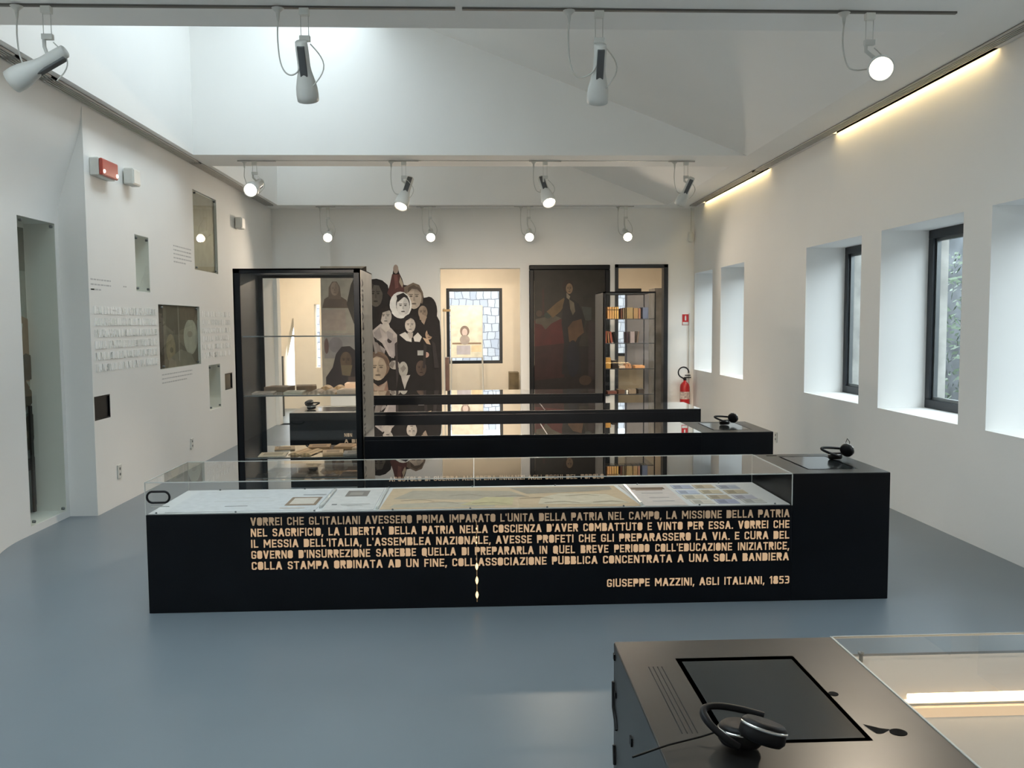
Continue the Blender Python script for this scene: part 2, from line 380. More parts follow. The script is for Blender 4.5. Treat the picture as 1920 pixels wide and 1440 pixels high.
# tall niche box in the recess
nx0, nx1 = XL - 0.23, XL - 0.23 - 0.25
a, b, c, e = 6.7, 7.285, 0.06, 2.435
mb.quad((nx1, a, c), (nx1, b, c), (nx1, b, e), (nx1, a, e))
for y in (a, b): mb.quad((nx0, y, c), (nx1, y, c), (nx1, y, e), (nx0, y, e))
for z in (c, e): mb.quad((nx0, a, z), (nx1, a, z), (nx1, b, z), (nx0, b, z))
holes = [h[:4] for h in NICHE]
wall_panel(mb, 'x', XL, XL - 0.5, 7.34, 14.1, 0, ZC, holes, reveal=False)
for (a, b, c, e, d) in NICHE:
    x1 = XL - d
    mb.quad((x1, a, c), (x1, b, c), (x1, b, e), (x1, a, e))
    for y in (a, b): mb.quad((XL, y, c), (x1, y, c), (x1, y, e), (XL, y, e))
    for z in (c, e): mb.quad((XL, a, z), (x1, a, z), (x1, b, z), (XL, b, z))
mb.quad((XL - .6, YF, -.1), (XL - .6, 14.1, -.1), (XL - .6, 14.1, ZC + .02), (XL - .6, YF, ZC + .02))
wl = struct(mb.build('wall_left', M['wall']), 'white left wall with a wavy recess and display niches')

# right wall with deep window openings
mb = MB()
wall_panel(mb, 'x', XR, 4.02, YF, 14.1, 0, ZC + .12, [(a, b, WZ[0], WZ[1]) for a, b in WIN])
struct(mb.build('wall_right', M['wall']), 'white right wall with deep window reveals')
# outer stone leaf
mb = MB(); wall_panel(mb, 'x', 4.021, 4.10, YF, 14.4, -0.5, 4.2, [(a + .06, b - .06, WZ[0] - .03, WZ[1] + .03) for a, b in WIN])
struct(mb.build('wall_exterior', M['stone']), 'rough stone outer face of the right wall')
for i, (a, b) in enumerate(WIN[:5]):
    wn = bpy.data.objects.new('window_%d' % (i + 1), None); COL.objects.link(wn); wn.location = (3.985, (a + b) / 2, WZ[0]); struct(wn, 'anthracite framed window in a deep white reveal')
    o_ = (3.985, (a + b) / 2, WZ[0]); f = MB(); t = .075
    z0, z1 = WZ
    for (p, q, r, s_) in ((a, b, z0, z0 + t), (a, b, z1 - t, z1), (a, a + t, z0 + t, z1 - t), (b - t, b, z0 + t, z1 - t)): f.box(3.95, 4.02, p, q, r, s_)
    f.build('window_frame', M['frame'], wn, 0.004, o_)
    f = MB(); t2 = t + .025
    for (p, q, r, s_) in ((a + t, b - t, z0 + t, z0 + t2), (a + t, b - t, z1 - t2, z1 - t), (a + t, a + t2, z0 + t2, z1 - t2), (b - t2, b - t, z0 + t2, z1 - t2)): f.box(3.975, 4.01, p, q, r, s_)
    f.build('glazing_bead', M['steel'], wn, 0, o_)
    MB().quad((3.99, a + t, z0 + t), (3.99, a + t, z1 - t), (3.99, b - t, z1 - t), (3.99, b - t, z0 + t)).build('window_glass', M['winglass'], wn, 0, o_)
# wall behind the viewer
mb = MB(); wall_panel(mb, 'y', YF, YF - 0.2, XL - .6, XR + .5, 0, ZC + .1, []); struct(mb.build('wall_front', M['wall']), 'white wall behind the viewer')

# back wall with three openings, and the back room
DOORS = [(-3.14, -2.33, 0.0, 2.43), (-0.56, 0.725, 0.0, 2.48), (2.245, 3.105, 0.0, 2.53)]
mb = MB(); wall_panel(mb, 'y', YB, YB + 0.22, XL - .4, XR + .5, 0, ZC + .05, DOORS)
struct(mb.build('wall_back', M['wall']), 'white end wall with three tall openings')
BR = (14.12, 16.6)
BWIN = [(-2.93, -1.9, 0.83, 2.27), (-0.555, 0.515, 0.83, 2.27), (2.66, 3.2, 0.95, 2.25)]
BGAP = (-3.64, -3.45, 0.25, 1.72)  # slit added so sky shows as a bright streak of sunlight
BGAP2 = (-3.06, -2.96, 0.78, 1.98)  # slit added in place of the sunlit window reveal
mb = MB()
wall_panel(mb, 'y', BR[1], BR[1] + .28, -4.6, 4.4, 0, 3.0, BWIN + [BGAP, BGAP2])
mb.quad((-3.64, BR[1], 1.72), (-3.47, BR[1], 1.72), (-3.64, BR[1], .95)); mb.quad((-3.64, BR[1] + .28, 1.72), (-3.47, BR[1] + .28, 1.72), (-3.64, BR[1] + .28, .95))  # added wedges taper the slit to the streak's outline
for x in (-3.95, 4.0): mb.quad((x, BR[0], 0), (x, BR[1], 0), (x, BR[1], 3.0), (x, BR[0], 3.0))
mb.quad((-4.6, BR[0], 3.0), (4.4, BR[0], 3.0), (4.4, BR[1] + .3, 3.0), (-4.6, BR[1] + .3, 3.0))
struct(mb.build('wall_back_room', M['warmwall']), 'cream walls of the lit room beyond the openings')
for i, (a, b, z0, z1) in enumerate(BWIN):
    cx = (a + b) / 2; wn = bpy.data.objects.new('window_%d' % (i + 6), None); COL.objects.link(wn); wn.location = (cx, BR[1] + .05, z0); struct(wn, 'black framed window of the back room')
    o_ = (cx, BR[1] + .05, z0); f = MB(); t = .06
    for (p, q, r, s_) in ((a, b, z0, z0 + t), (a, b, z1 - t, z1), (a, a + t, z0 + t, z1 - t), (b - t, b, z0 + t, z1 - t)): f.box(p, q, BR[1] + .02, BR[1] + .08, r, s_)
    f.build('window_frame', M['frame'], wn, 0.003, o_)
    MB().quad((a + t, BR[1] + .05, z0 + t), (b - t, BR[1] + .05, z0 + t), (b - t, BR[1] + .05, z1 - t), (a + t, BR[1] + .05, z1 - t)).build('window_glass', M['winglass'], wn, 0, o_)
    portal((cx, BR[1] + .3, (z0 + z1) / 2), (0, -1, 0), b - a, z1 - z0)
# black lining of the right opening
d = DOORS[2]; f = MB()
for (p, q, r, s_) in ((d[0], d[0] + .055, 0, d[3]), (d[1] - .07, d[1], 0, d[3]), (d[0], d[1], d[3] - .055, d[3])): f.box(p, q, YB - .03, YB + .14, r, s_)
struct(f.build('trim_1', M['frame'], None, 0.003), 'black metal lining of the opening beside the painting')

# outdoors
mb = MB(); mb.box(4.10, 40, -20, 40, -.6, -.5); mb.box(-40, 4.10, 17.0, 40, -.6, -.5); struct(mb.build('ground_outside', M['ground']), 'grey ground outside')
mb = MB(); mb.box(8.2, 8.6, -6, 22, -.5, 3.1); struct(mb.build('wall_garden', M['dark_stone']), 'dark garden wall outside the windows')
def brickmat():
    mt = bpy.data.materials.new('dry_stone_courses'); mt.use_nodes = True; nt = mt.node_tree; p = nt.nodes['Principled BSDF']; p.inputs['Roughness'].default_value = .9
    tc = nt.nodes.new('ShaderNodeTexCoord'); mp = nt.nodes.new('ShaderNodeMapping'); mp.inputs['Rotation'].default_value = (PI / 2, 0, 0)
    br = nt.nodes.new('ShaderNodeTexBrick'); br.inputs['Scale'].default_value = 3.0; br.inputs['Color1'].default_value = (.40, .37, .35, 1); br.inputs['Color2'].default_value = (.26, .25, .27, 1)
    br.inputs['Mortar'].default_value = (.13, .12, .13, 1); br.inputs['Mortar Size'].default_value = .03; br.inputs['Brick Width'].default_value = .55; br.inputs['Row Height'].default_value = .62
    n = nt.nodes.new('ShaderNodeTexNoise'); n.inputs['Scale'].default_value = 3; vm = nt.nodes.new('ShaderNodeVectorMath'); vm.operation = 'MULTIPLY_ADD'; vm.inputs[1].default_value = (.12, .12, .12)
    nt.links.new(tc.outputs['Object'], n.inputs['Vector']); nt.links.new(n.outputs['Color'], vm.inputs[0]); nt.links.new(tc.outputs['Object'], vm.inputs[2])
    nt.links.new(vm.outputs[0], mp.inputs['Vector']); nt.links.new(mp.outputs[0], br.inputs['Vector']); nt.links.new(br.outputs['Color'], p.inputs['Base Color'])
    return mt
mb = MB(); mb.box(-4.2, 9, 22, 22.3, -.5, 2.6); struct(mb.build('wall_courtyard', brickmat()), 'pale stone courtyard wall seen through the back windows')

# ================================================================== CEILING FIXTURES
def grille(label, x0, x1, y0, y1, nslat, gaps):
    t = thing('air_grille', label, 'air grille', ((x0 + x1) / 2, y0, ZC), 'linear air grilles along the ceiling')
    o_ = ((x0 + x1) / 2, y0, ZC)
    MB().box(x0, x1, y0, y1, ZC - .004, ZC - .001).build('backing', M['void'], t, 0, o_)
    b = MB(); wd = (x1 - x0) / (nslat * 2 + 1)
    for k in range(nslat + 1): b.box(x0 + wd * 2 * k, x0 + wd * (2 * k + 1), y0, y1, ZC - .016, ZC - .004)
    for g in gaps: b.box(x0, x1, g, g + .09, ZC - .016, ZC - .004)
    b.build('slats', M['grillbar'], t, 0, o_)
grille('long slotted grey air grille along the top of the left wall', -3.17, -3.06, YF + .05, 13.45, 4, (6.05, 6.55, 9.9))
grille('long slotted grey air grille along the top of the right wall', 3.365, 3.462, YF + .05, 13.55, 4, (10.4,))
for (a, b), lab in zip(SLOTS, ('longer glowing warm light strip in the nearer ceiling slot above the right wall', 'glowing warm light strip in the ceiling slot by the far right corner')):
    t = thing('strip_light', lab, 'strip light', (3.5, (a + b) / 2, ZC + .06), 'recessed strip lights above the right wall')
    o_ = (3.5, (a + b) / 2, ZC + .06)
    MB().tube([(3.498, a + .03, ZC + .045), (3.498, b - .03, ZC + .045)], .016, 10).build('tube', M['tube'], t, 0, o_)
    MB().box(3.475, 3.521, a + .02, b - .02, ZC + .066, ZC + .09).build('batten', M['offwhite'], t, 0, o_)

TRACKS = [(5.14, 'thin dark power rail under the nearest ceiling beam', [(-3.0, -.10), (-.06, 2.86)]), (9.85, 'thin power rail under the middle ceiling beam', [(-2.62, -2.2), (-.95, -.62), (.62, .98), (2.2, 2.5)]), (13.62, 'thin power rail at the far ceiling edge', [(-2.45, -2.15), (-.9, -.6), (.62, .92), (2.25, 2.5)])]
for y, lab, segs in TRACKS:
    b = MB(); zt_ = ZC - .012
    for (p, q) in segs: b.box(p, q, y - .012, y + .012, zt_, ZC)
    if len(segs) > 2: b.box(segs[0][0], segs[-1][1], y - .004, y + .004, ZC - .004, ZC)
    single(b, 'power_rail', M['rail'] if y < 6 else M['grillbar'], lab, 'power rail', (0, y, ZC))

def spotlight(label, rx, y, hx, hz, aim, lit, power, side=1, scale=1.0, plug=-.16, hy=None, spot=2.0, lens=True, beam=None):
    """track spot: canopy, two hanging wires, L bracket, bottle-shaped head, slack cable with plug cone"""
    o_ = (rx, y, ZC); t = thing('spotlight', label, 'spotlight', o_, 'white bottle-shaped spotlights')
    hy = y if hy is None else hy
    ax = Vector(aim).normalized(); s = scale
    hc = Vector((hx, hy, hz))                                   # middle of the head
    neck = hc - ax * .17 * s; mouth = hc + ax * .17 * s
    yz = neck.z + .12 if neck.z + .12 < ZC - .12 else ZC - .12
    top = Vector((rx, y, max(hc.z + .13, ZC - .19)))
    MB().box(rx - .028, rx + .028, y - .02, y + .02, ZC - .052, ZC - .012).build('canopy', M['offwhite'], t, 0.004, o_)
    MB().tube([(rx - .022, y, ZC - .05), (rx - .022, y, top.z + .02)], .0022, 5).tube([(rx + .022, y, ZC - .05), (rx + .022, y, top.z + .02)], .0022, 5).build('hanging_wires', M['cable'], t, 0, o_)
    b = MB(); b.box(rx - .03, rx + .03, y - .014, y + .014, top.z - .006, top.z + .024)
    att = hc - ax * .06 * s + Vector((0, 0, .03))
    b.tube([top + Vector((-.02, 0, 0)), Vector((top.x - .02, y, (top.z + att.z) / 2)), att], .011, 6)
    b.build('bracket', M['grey'], t, 0, o_)
    prof = [(.0, -.17), (.028, -.17), (.034, -.165), (.036, -.12), (.036, -.03), (.040, .0), (.052, .05), (.061, .09), (.064, .13), (.062, .168), (.057, .17), (.054, .150)]
    MB().lathe([(r * s, h * s) for r, h in prof], hc, ax, 28, False, False).build('lamp_head', M['grey'], t, 0, o_)
    # dark heat vent let into the neck on the side away from the bracket
    up = Vector((0, 0, 1)) - ax * ax.z; up = up.normalized() if up.length > .2 else Vector((0, -1, 0)) - ax * -ax.y
    up = up.normalized(); cross = ax.cross(up)
    side_dir = -up if abs(ax.z) < .75 else Vector((0, -1, 0)) - ax * (-ax.y)
    side_dir = side_dir.normalized(); cr = ax.cross(side_dir).normalized()
    rot = Matrix((cr, side_dir, ax)).transposed()
    MB().box(-.021 * s, .021 * s, .020 * s, .042 * s, -.15 * s, .02 * s, rot=rot, at=hc).build('heat_vent', M['vent'], t, 0.004, o_)
    if lens:
        MB().lathe([(0, .149 * s), (.0535 * s, .149 * s)], hc, ax, 28, False, False, False).build('lens', M['bulb'] if lit else M['offwhite'], t, 0, o_)
    b = MB(); pxp = rx + plug
    b.lathe([(.036, -.012), (.012, -.035), (.009, -.06), (.005, -.085)], (pxp, y, ZC), (0, 0, 1), 12).build('plug', M['cable'], t, 0, o_)
    dn = hc - ax * .15 * s
    lowz = min(dn.z, hc.z) - .02; sgn = 1 if plug < 0 else -1
    pts = [Vector((pxp, y, ZC - .08)), Vector((pxp - .005, y, ZC - .17)), Vector((pxp + .004, y, lowz + .09)), Vector((pxp + sgn * .03, y, lowz + .02)), Vector((pxp + sgn * .075, y, lowz)), Vector(((pxp + sgn * .11 + dn.x) / 2 if abs(pxp - dn.x) > .15 else dn.x - .02, (y + dn.y) / 2, lowz + .03)), dn]
    # smooth the slack cable
    sm = []
    for i in range(len(pts) - 1):
        p0, p1, p2, p3 = pts[max(i - 1, 0)], pts[i], pts[i + 1], pts[min(i + 2, len(pts) - 1)]
        for k in range(5):
            u = k / 5; sm.append(.5 * ((2 * p1) + (-p0 + p2) * u + (2 * p0 - 5 * p1 + 4 * p2 - p3) * u * u + (-p0 + 3 * p1 - 3 * p2 + p3) * u ** 3))
    sm.append(pts[-1]); MB().tube(sm, .0045, 6).build('cable', M['cable'], t, 0, o_)
    arc = []
    for k in range(11):
        u = k / 10; arc.append(top + Vector((.03, 0, 0)) + Vector((.075 * math.sin(u * PI * .95), 0, -(.02 + u * (top.z - hc.z + .06)))))
    MB().tube(arc, .0038, 6).build('loop_cable', M['cable'], t, 0, o_)
    if power:
        lo = lamp('spot_beam', 'SPOT', mouth + ax * .03, power, (1.0, .83, .64), Vector(beam) if beam else ax, spot_size=spot, spot_blend=.85, shadow_soft_size=.045)
    return t

spotlight('grey spotlight seen side-on, aimed down at the left wall, nearest the left edge', -2.413, 5.14, -2.47, 3.075, (-.86, .05, -.46), True, 14, plug=-.165, scale=1.06, spot=1.5)
spotlight('grey spotlight hanging upright in front of the bright roof light shaft', -.965, 5.14, -.970, 3.055, (.0, .52, -.80), True, 850, plug=-.15, spot=1.0, beam=(.14, .88, -.40))
spotlight('pale spotlight hanging upright where the sloped ceiling edge passes behind it', .735, 5.14, .735, 3.05, (.02, .55, -.80), True, 900, plug=-.175, spot=1.0, beam=(.0, .88, -.40))
spotlight('glaring lit spotlight near the long light strip, largest of the glowing lamps', 2.34, 5.14, 2.40, 3.10, (-.34, -.90, -.32), True, 130, plug=-.155, scale=1.15, spot=1.3)
spotlight('lit spotlight glowing at the far end of the left air grille', -2.435, 9.85, -2.43, 3.14, (-.05, -.93, -.36), True, 14, plug=-.11, scale=1.25, spot=1.3)
spotlight('lit spotlight tilted left, above the portrait print on the end wall', -.785, 9.85, -.77, 3.07, (-.22, -.50, -.80), True, 200, plug=-.14, scale=1.25, spot=1.2)
spotlight('lit spotlight tilted right, above the framed painting', .80, 9.85, .80, 3.09, (.16, -.62, -.74), True, 200, plug=-.13, scale=1.25, spot=1.2)
spotlight('unlit-looking spotlight tilted away beside the far light strip', 2.40, 9.85, 2.40, 3.08, (-.32, .38, -.84), True, 170, plug=-.13)
for rx, lab in ((-2.262, 'small lit spotlight by the end wall above the tall glass cabinet'), (-.69, 'small lit spotlight by the end wall above the middle opening\'s left edge'), (.845, 'small lit spotlight by the end wall above the left side of the painting'), (2.372, 'small lit spotlight by the end wall above the black-lined opening')):
    spotlight(lab, rx, 13.62, rx + .008, 2.99, (-.04 * (1 if rx > 0 else -1), -.93, -.36), True, 130, plug=-.12, scale=1.2)

# ================================================================== DISPLAY CASES
XA, XB = -1.83, 2.36; HT = 0.735; HB = 0.555; DEP = 0.72
def block_details(t, o_, bx0, bx1, y0, y1, sx0, sx1, sy0, sy1):
    """monitor sunk into the top plate, peg hole and key-shaped slot"""
    b = MB(); zt = HT + .002; e = .012
    MB().box(sx0 - e, sx1 + e, sy0 - e, sy1 + e, HT - .002, HT + .0012).build('screen_recess', M['void'], t, 0, o_)
    MB().box(sx0, sx1, sy0, sy1 - .012, HT, HT + .0022).build('screen', M['screen'], t, 0, o_)
def display_case(label, y0, x0, x1, blocks, seed, low=False, side='black', hb=HB, liner='tray'):
    """blocks: list of (bx0,bx1) full-height plinths; glass boxes fill the rest between x0 and x1"""
    y1 = y0 + DEP; o_ = ((x0 + x1) / 2, (y0 + y1) / 2, 0)
    t = thing('display_case', label, 'display case', o_, 'low black steel display cases')
    gx0, gx1 = x0, x1
    for (a, b) in blocks:
        MB().box(a, b, y0, y1, 0, HT).build('plinth', M[side], t, 0.004, o_)
        MB().box(a + .002, b - .002, y0 + .002, y1 - .002, HT, HT + .0012).build('top_plate', M['topsteel'], t, 0, o_)
        if a <= x0 + .01: gx0 = b
        else: gx1 = a
    if low:                                                       # closed to the top, shallow tray under a flush glass lid
        zt = HT - .03
        b = MB(); b.box(gx0, gx1, y0, y1, 0, zt)
        for (p, q, r, s_) in ((gx0, gx1, y0, y0 + .014), (gx0, gx1, y1 - .014, y1), (gx0, gx0 + .014, y0 + .014, y1 - .014), (gx1 - .014, gx1, y0 + .014, y1 - .014)): b.box(p, q, r, s_, zt, HT)
        b.build('base', M['black'], t, 0.002, o_)
        MB().box(gx0 + .015, gx1 - .015, y0 + .015, y1 - .015, zt, zt + .003).build('tray', M['papertray'], t, 0, o_)
        MB().quad((gx0, y0, HT + .0015), (gx1, y0, HT + .0015), (gx1, y1, HT + .0015), (gx0, y1, HT + .0015)).build('glass_cover', M['lidglass'], t, 0, o_)
        xm = (gx0 + gx1) / 2 + .1
        MB().box(xm - .004, xm + .004, y0, y1, HT + .001, HT + .0025).build('lid_joint', M['black'], t, 0, o_)
        return t, o_, gx0, gx1
    MB().box(gx0, gx1, y0, y1, 0, hb).build('base', M['black'], t, 0.003, o_)
    MB().box(gx0 + .008, gx1 - .008, y0 + .012, y1 - .03, hb, hb + .004).build('tray', M[liner], t, 0, o_)
    g = MB(); zt = HT + .002
    g.quad((gx0, y0 + .002, hb), (gx1, y0 + .002, hb), (gx1, y0 + .002, zt), (gx0, y0 + .002, zt))
    g.quad((gx1, y1 - .002, hb), (gx0, y1 - .002, hb), (gx0, y1 - .002, zt), (gx1, y1 - .002, zt))
    g.quad((gx0, y0 + .002, zt), (gx1, y0 + .002, zt), (gx1, y1 - .002, zt), (gx0, y1 - .002, zt))
    g.quad((gx0 + .002, y1, hb), (gx0 + .002, y0, hb), (gx0 + .002, y0, zt), (gx0 + .002, y1, zt))
    g.quad((gx1 - .002, y0, hb), (gx1 - .002, y1, hb), (gx1 - .002, y1, zt), (gx1 - .002, y0, zt))
    g.build('glass_cover', M['glass'], t, 0, o_)
    e = MB(); r = .0022                                                   # polished glass edges
    for y in (y0 + .002, y1 - .002):
        e.box(gx0, gx1, y - r, y + r, zt - .004, zt + .0015)
        for x in (gx0, gx1): e.box(x - r, x + r, y - r, y + r, hb, zt)
    for x in (gx0, gx1): e.box(x - r, x + r, y0, y1, zt - .004, zt + .0015)
    if gx1 - gx0 > 2:
        xm = (gx0 + gx1) / 2; e.box(xm - .002, xm + .002, y0, y1, zt - .003, zt + .0015); e.box(xm - r, xm + r, y1 - .004, y1, hb, zt)
    e.build('glass_edges', M['acryl'], t, 0, o_)
    return t, o_, gx0, gx1

# nearest full row: the case with the quotation
C1Y = 4.79
t, o_, g0, g1 = display_case('long black case with the five-line glowing quotation on its front', C1Y, XA, XB, [(1.792, XB)], 1)
L1 = ["VORREI CHE GL'ITALIANI AVESSERO PRIMA IMPARATO L'UNITA DELLA PATRIA NEL CAMPO, LA MISSIONE DELLA PATRIA",
      "NEL SAGRIFICIO, LA LIBERTA' DELLA PATRIA NELLA COSCIENZA D'AVER COMBATTUTO E VINTO PER ESSA. VORREI CHE",
      "IL MESSIA DELL'ITALIA, L'ASSEMBLEA NAZIONALE, AVESSE PROFETI CHE GLI PREPARASSERO LA VIA. E CURA DEL",
      "GOVERNO D'INSURREZIONE SAREBBE QUELLA DI PREPARARLA IN QUEL BREVE PERIODO COLL'EDUCAZIONE INIZIATRICE,",
      "COLLA STAMPA ORDINATA AD UN FINE, COLL'ASSOCIAZIONE PUBBLICA CONCENTRATA A UNA SOLA BANDIERA"]
for i, ln in enumerate(L1):
    mb = MB(); text_line(mb, ln, -1.26, 1.778, 0.487 - .0625 * i, .046, lambda u, v, d: (u, C1Y - .0012 - d, v))
    mb.build('lettering', M['litdim'] if i == 0 else M['lit'], t, 0, o_)
mb = MB(); text_line(mb, "GIUSEPPE MAZZINI, AGLI ITALIANI, 1853", 0.731, 1.783, .101, .046, lambda u, v, d: (u, C1Y - .0012 - d, v)); mb.build('lettering', M['lit'], t, 0, o_)
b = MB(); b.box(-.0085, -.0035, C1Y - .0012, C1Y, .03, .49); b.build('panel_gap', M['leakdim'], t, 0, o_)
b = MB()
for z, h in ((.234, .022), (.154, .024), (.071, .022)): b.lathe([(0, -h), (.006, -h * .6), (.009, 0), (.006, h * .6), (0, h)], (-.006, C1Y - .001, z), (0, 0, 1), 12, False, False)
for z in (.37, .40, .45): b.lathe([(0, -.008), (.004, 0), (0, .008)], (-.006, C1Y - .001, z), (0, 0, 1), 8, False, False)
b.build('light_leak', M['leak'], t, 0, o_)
stad = []
for k in range(32):
    a_ = 2 * PI * k / 32; stad.append((-1.757 + (.030 if math.cos(a_) > 0 else -.030) + .031 * math.cos(a_), C1Y - .004, .656 + .031 * math.sin(a_)))
MB().loop(stad, .0062, 8).build('pull_ring', M['rubber'], t, 0, o_)
MB().box(-1.80, -1.70, C1Y - .001, C1Y + .001, .60, .605).build('pull_ring_plate', M['acryl'], t, 0, o_)
for k in range(9): MB().lathe([(.005, 0), (.006, .006), (0, .009)], (-1.78 + k * .435, C1Y + .02, HB + .004), (0, 0, 1), 8, False, False).build('stud', M['steel'], t, 0, o_)
for k in range(7): MB().lathe([(.005, 0), (.006, .006), (0, .009)], (-1.62 + k * .53, C1Y + .675, HB + .004), (0, 0, 1), 8, False, False).build('stud', M['steel'], t, 0, o_)
block_details(t, o_, 1.792, XB, C1Y, C1Y + DEP, 1.94, 2.22, 4.93, 5.40)
MB().box(1.865, 1.93, 5.44, 5.455, HT + .001, HT + .003).build('slot', M['void'], t, 0, o_)

# second row: case with tower at its left end, block at its right
C2Y = 6.65
t, o_, g0, g1 = display_case('long black case standing against the tall glass cabinet, second row from the front', C2Y, -.862, 2.33, [(1.76, 2.33)], 2, low=True)
mb = MB(); text_line(mb, "APOSTOLO DI GUERRA ALL'OPERA INNANZI AGLI OCCHI DEL POPOLO", -.68, .99, .385, .036, lambda u, v, d: (u, C2Y - .0012 - d, v)); mb.build('lettering', M['litdim'], t, 0, o_)
block_details(t, o_, 1.76, 2.33, C2Y, C2Y + DEP, 1.9, 2.20, 6.80, 7.28)
b = MB(); b.box(-.845, -.785, 6.70, 7.20, HT - .0265, HT - .0245); single(b, 'white_card', M['sill'], 'white card at the left end of the second-row case', 'card', (-.81, 6.95, HT - .026))
# third row: block at the left end
C3Y = 8.50
t, o_, g0, g1 = display_case('long black case in the third row with headphones on its left end', C3Y, XA, 2.24, [(XA, -1.075)], 3, low=True)
for i, ln in enumerate(("NON", "A DIO", "PARLA")):
    mb = MB(); text_line(mb, ln, -1.30, -1.17 + .03 * i, .496 - .06 * i, .036, lambda u, v, d: (u, C3Y - .0012 - d, v)); mb.build('lettering', M['litdim'], t, 0, o_)
block_details(t, o_, XA, -1.075, C3Y, C3Y + DEP, -1.70, -1.22, 8.64, 9.08)
# fourth row
C4Y = 10.5
t, o_, g0, g1 = display_case('black case farthest from the viewer, ending at the glass bookcase', C4Y, -1.33, 1.55, [], 4, low=True)
# nearest case, cut by the picture's corner
TBY = 1.955
C0Y = 1.555; OX = 0.366
t, o_, g0, g1 = display_case('dark steel case in the near corner with key slot and added reflection glow', C0Y, OX, 4.0 - .5, [(OX, .965)], 5, side='topsteel', hb=.688, liner='warmlittray')
block_details(t, o_, OX, .965, C0Y, C0Y + DEP, .517, .80, 1.705, 2.138)
b = MB(); b.lathe([(.013, 0), (.013, .0022)], (0, 0, HT), (0, 0, 1), 20); b.v = [(x * .85 + .822, y * .9 + 1.918, z) for x, y, z in b.v]; b.build('peg_hole', M['void'], t, 0, o_)
b = MB(); b.lathe([(.02, 0), (.02, .0022)], (0, 0, HT), (0, 0, 1), 20); b.v = [(x * .9 + .880, y * .8 + 1.725, z) for x, y, z in b.v]
b.quad((.868, 1.738, HT + .0022), (.848, 1.724, HT + .0022), (.832, 1.722, HT + .0022), (.822, 1.765, HT + .0022), (.850, 1.745, HT + .0022)); b.build('key_slot', M['void'], t, 0, o_)
b = MB()
for k in range(4): b.box(.425 + k * .011, .4275 + k * .011, 1.745, 2.10, HT + .001, HT + .0014)
b.build('engraved_text', M['screen'], t, 0, o_)
b = MB(); b.tube([(OX - .001, 2.265, .63), (OX - .001, 2.262, .56), (OX - .001, 2.23, .54), (OX - .001, 2.21, .52)], .006, 6); b.tube([(OX - .001, 2.25, .46), (OX - .001, 2.24, .41)], .006, 6)
b.box(OX - .004, OX, 2.245, 2.26, .695, .712); b.box(OX - .004, OX, 2.225, 2.24, .60, .615); b.box(OX - .004, OX, 1.99, 2.01, .585, .605); b.build('edge_clips', M['rubber'], t, 0, o_)
b = MB(); b.tube([(1.02, TBY, .706), (3.4, TBY, .706)], .009, 14); b.build('reflection_bar', M['reflectbar'], t, 0, o_)  # glowing bar added in place of a ceiling strip's blurred reflection
MB().box(1.0, 3.44, TBY - .075, TBY - .03, .692, .6935).build('reflection_band', M['reflection_band'], t, 0, o_)  # emissive strip added for the fainter second band of that reflection
MB().box(1.0, 3.44, TBY - .012, TBY + .012, .692, .697).build('reflection_bar_base', M['offwhite'], t, 0, o_)  # base added under the glowing bar
for k, (x, y) in enumerate(((1.01, 1.60), (1.55, 2.22), (1.02, 2.21))): MB().lathe([(.005, 0), (.005, .02), (.008, .02), (.008, .026), (0, .028)], (x, y, .692), (0, 0, 1), 10, False, False).build('stud', M['steel'], t, 0, o_)

# ---- papers lying in the quotation case
TZ = HB + .0045
def sheet(label, name, cat, pts, shapes, group=None, k=0.98, th=.0015):
    cx = sum(p[0] for p in pts) / len(pts); cy = sum(p[1] for p in pts) / len(pts)
    pc = Pic(lambda a, b, d: (a, b, TZ + th + d), k, 0.0002); pc.poly(pts, shapes[0])
    n = len(pts); lo = [(a, b, TZ) for a, b in pts]; hi = [(a, b, TZ + th) for a, b in pts]
    pc.mb.add(lo + hi, [(i, (i + 1) % n, n + (i + 1) % n, n + i) for i in range(n)], col=S(*shapes[0], k))
    for s_ in shapes[1:]:
        if s_[0] == 'r': pc.rect(*s_[1:5], s_[5])
        elif s_[0] == 'e': pc.ell(*s_[1:5], s_[5])
        else: pc.poly(s_[1], s_[2])
    return single(pc.mb, name, M['paperprint'], label, cat, (cx, cy, TZ), group)
def R4(x0, x1, y0, y1): return [(x0, y0), (x1, y0), (x1, y1), (x0, y1)]
G = 'papers laid out in the quotation case'
sheet('large white sheet with a small framed picture, left end of the quotation case', 'information_sheet', 'sheet', R4(-1.74, -.91, 4.83, 5.42), [(200, 200, 200), ('r', -1.45, 4.96, -1.32, 4.975, (120, 120, 115)), ('r', -1.55, 5.1, -1.2, 5.11, (185, 182, 176)), ('r', -1.5, 5.2, -1.25, 5.21, (185, 182, 176)), ('r', -1.11, 4.96, -.93, 5.20, (140, 120, 100)), ('r', -1.09, 5.0, -.95, 5.17, (200, 190, 178)), ('r', -1.06, 5.26, -.92, 5.28, (150, 150, 150)), ('r', -1.12, 4.88, -.98, 4.90, (195, 180, 165))], G)
sheet('white sheet with a grey photograph between two clear strips, beside the map', 'information_sheet', 'sheet', R4(-.87, -.585, 4.82, 5.42), [(200, 196, 192), ('r', -.80, 5.20, -.665, 5.38, (128, 120, 114)), ('r', -.78, 5.24, -.70, 5.33, (150, 142, 134)), ('r', -.84, 4.955, -.81, 4.985, (110, 110, 108)), ('r', -.79, 4.965, -.62, 4.98, (150, 148, 142)), ('r', -.78, 4.93, -.66, 4.94, (160, 158, 152))], G)
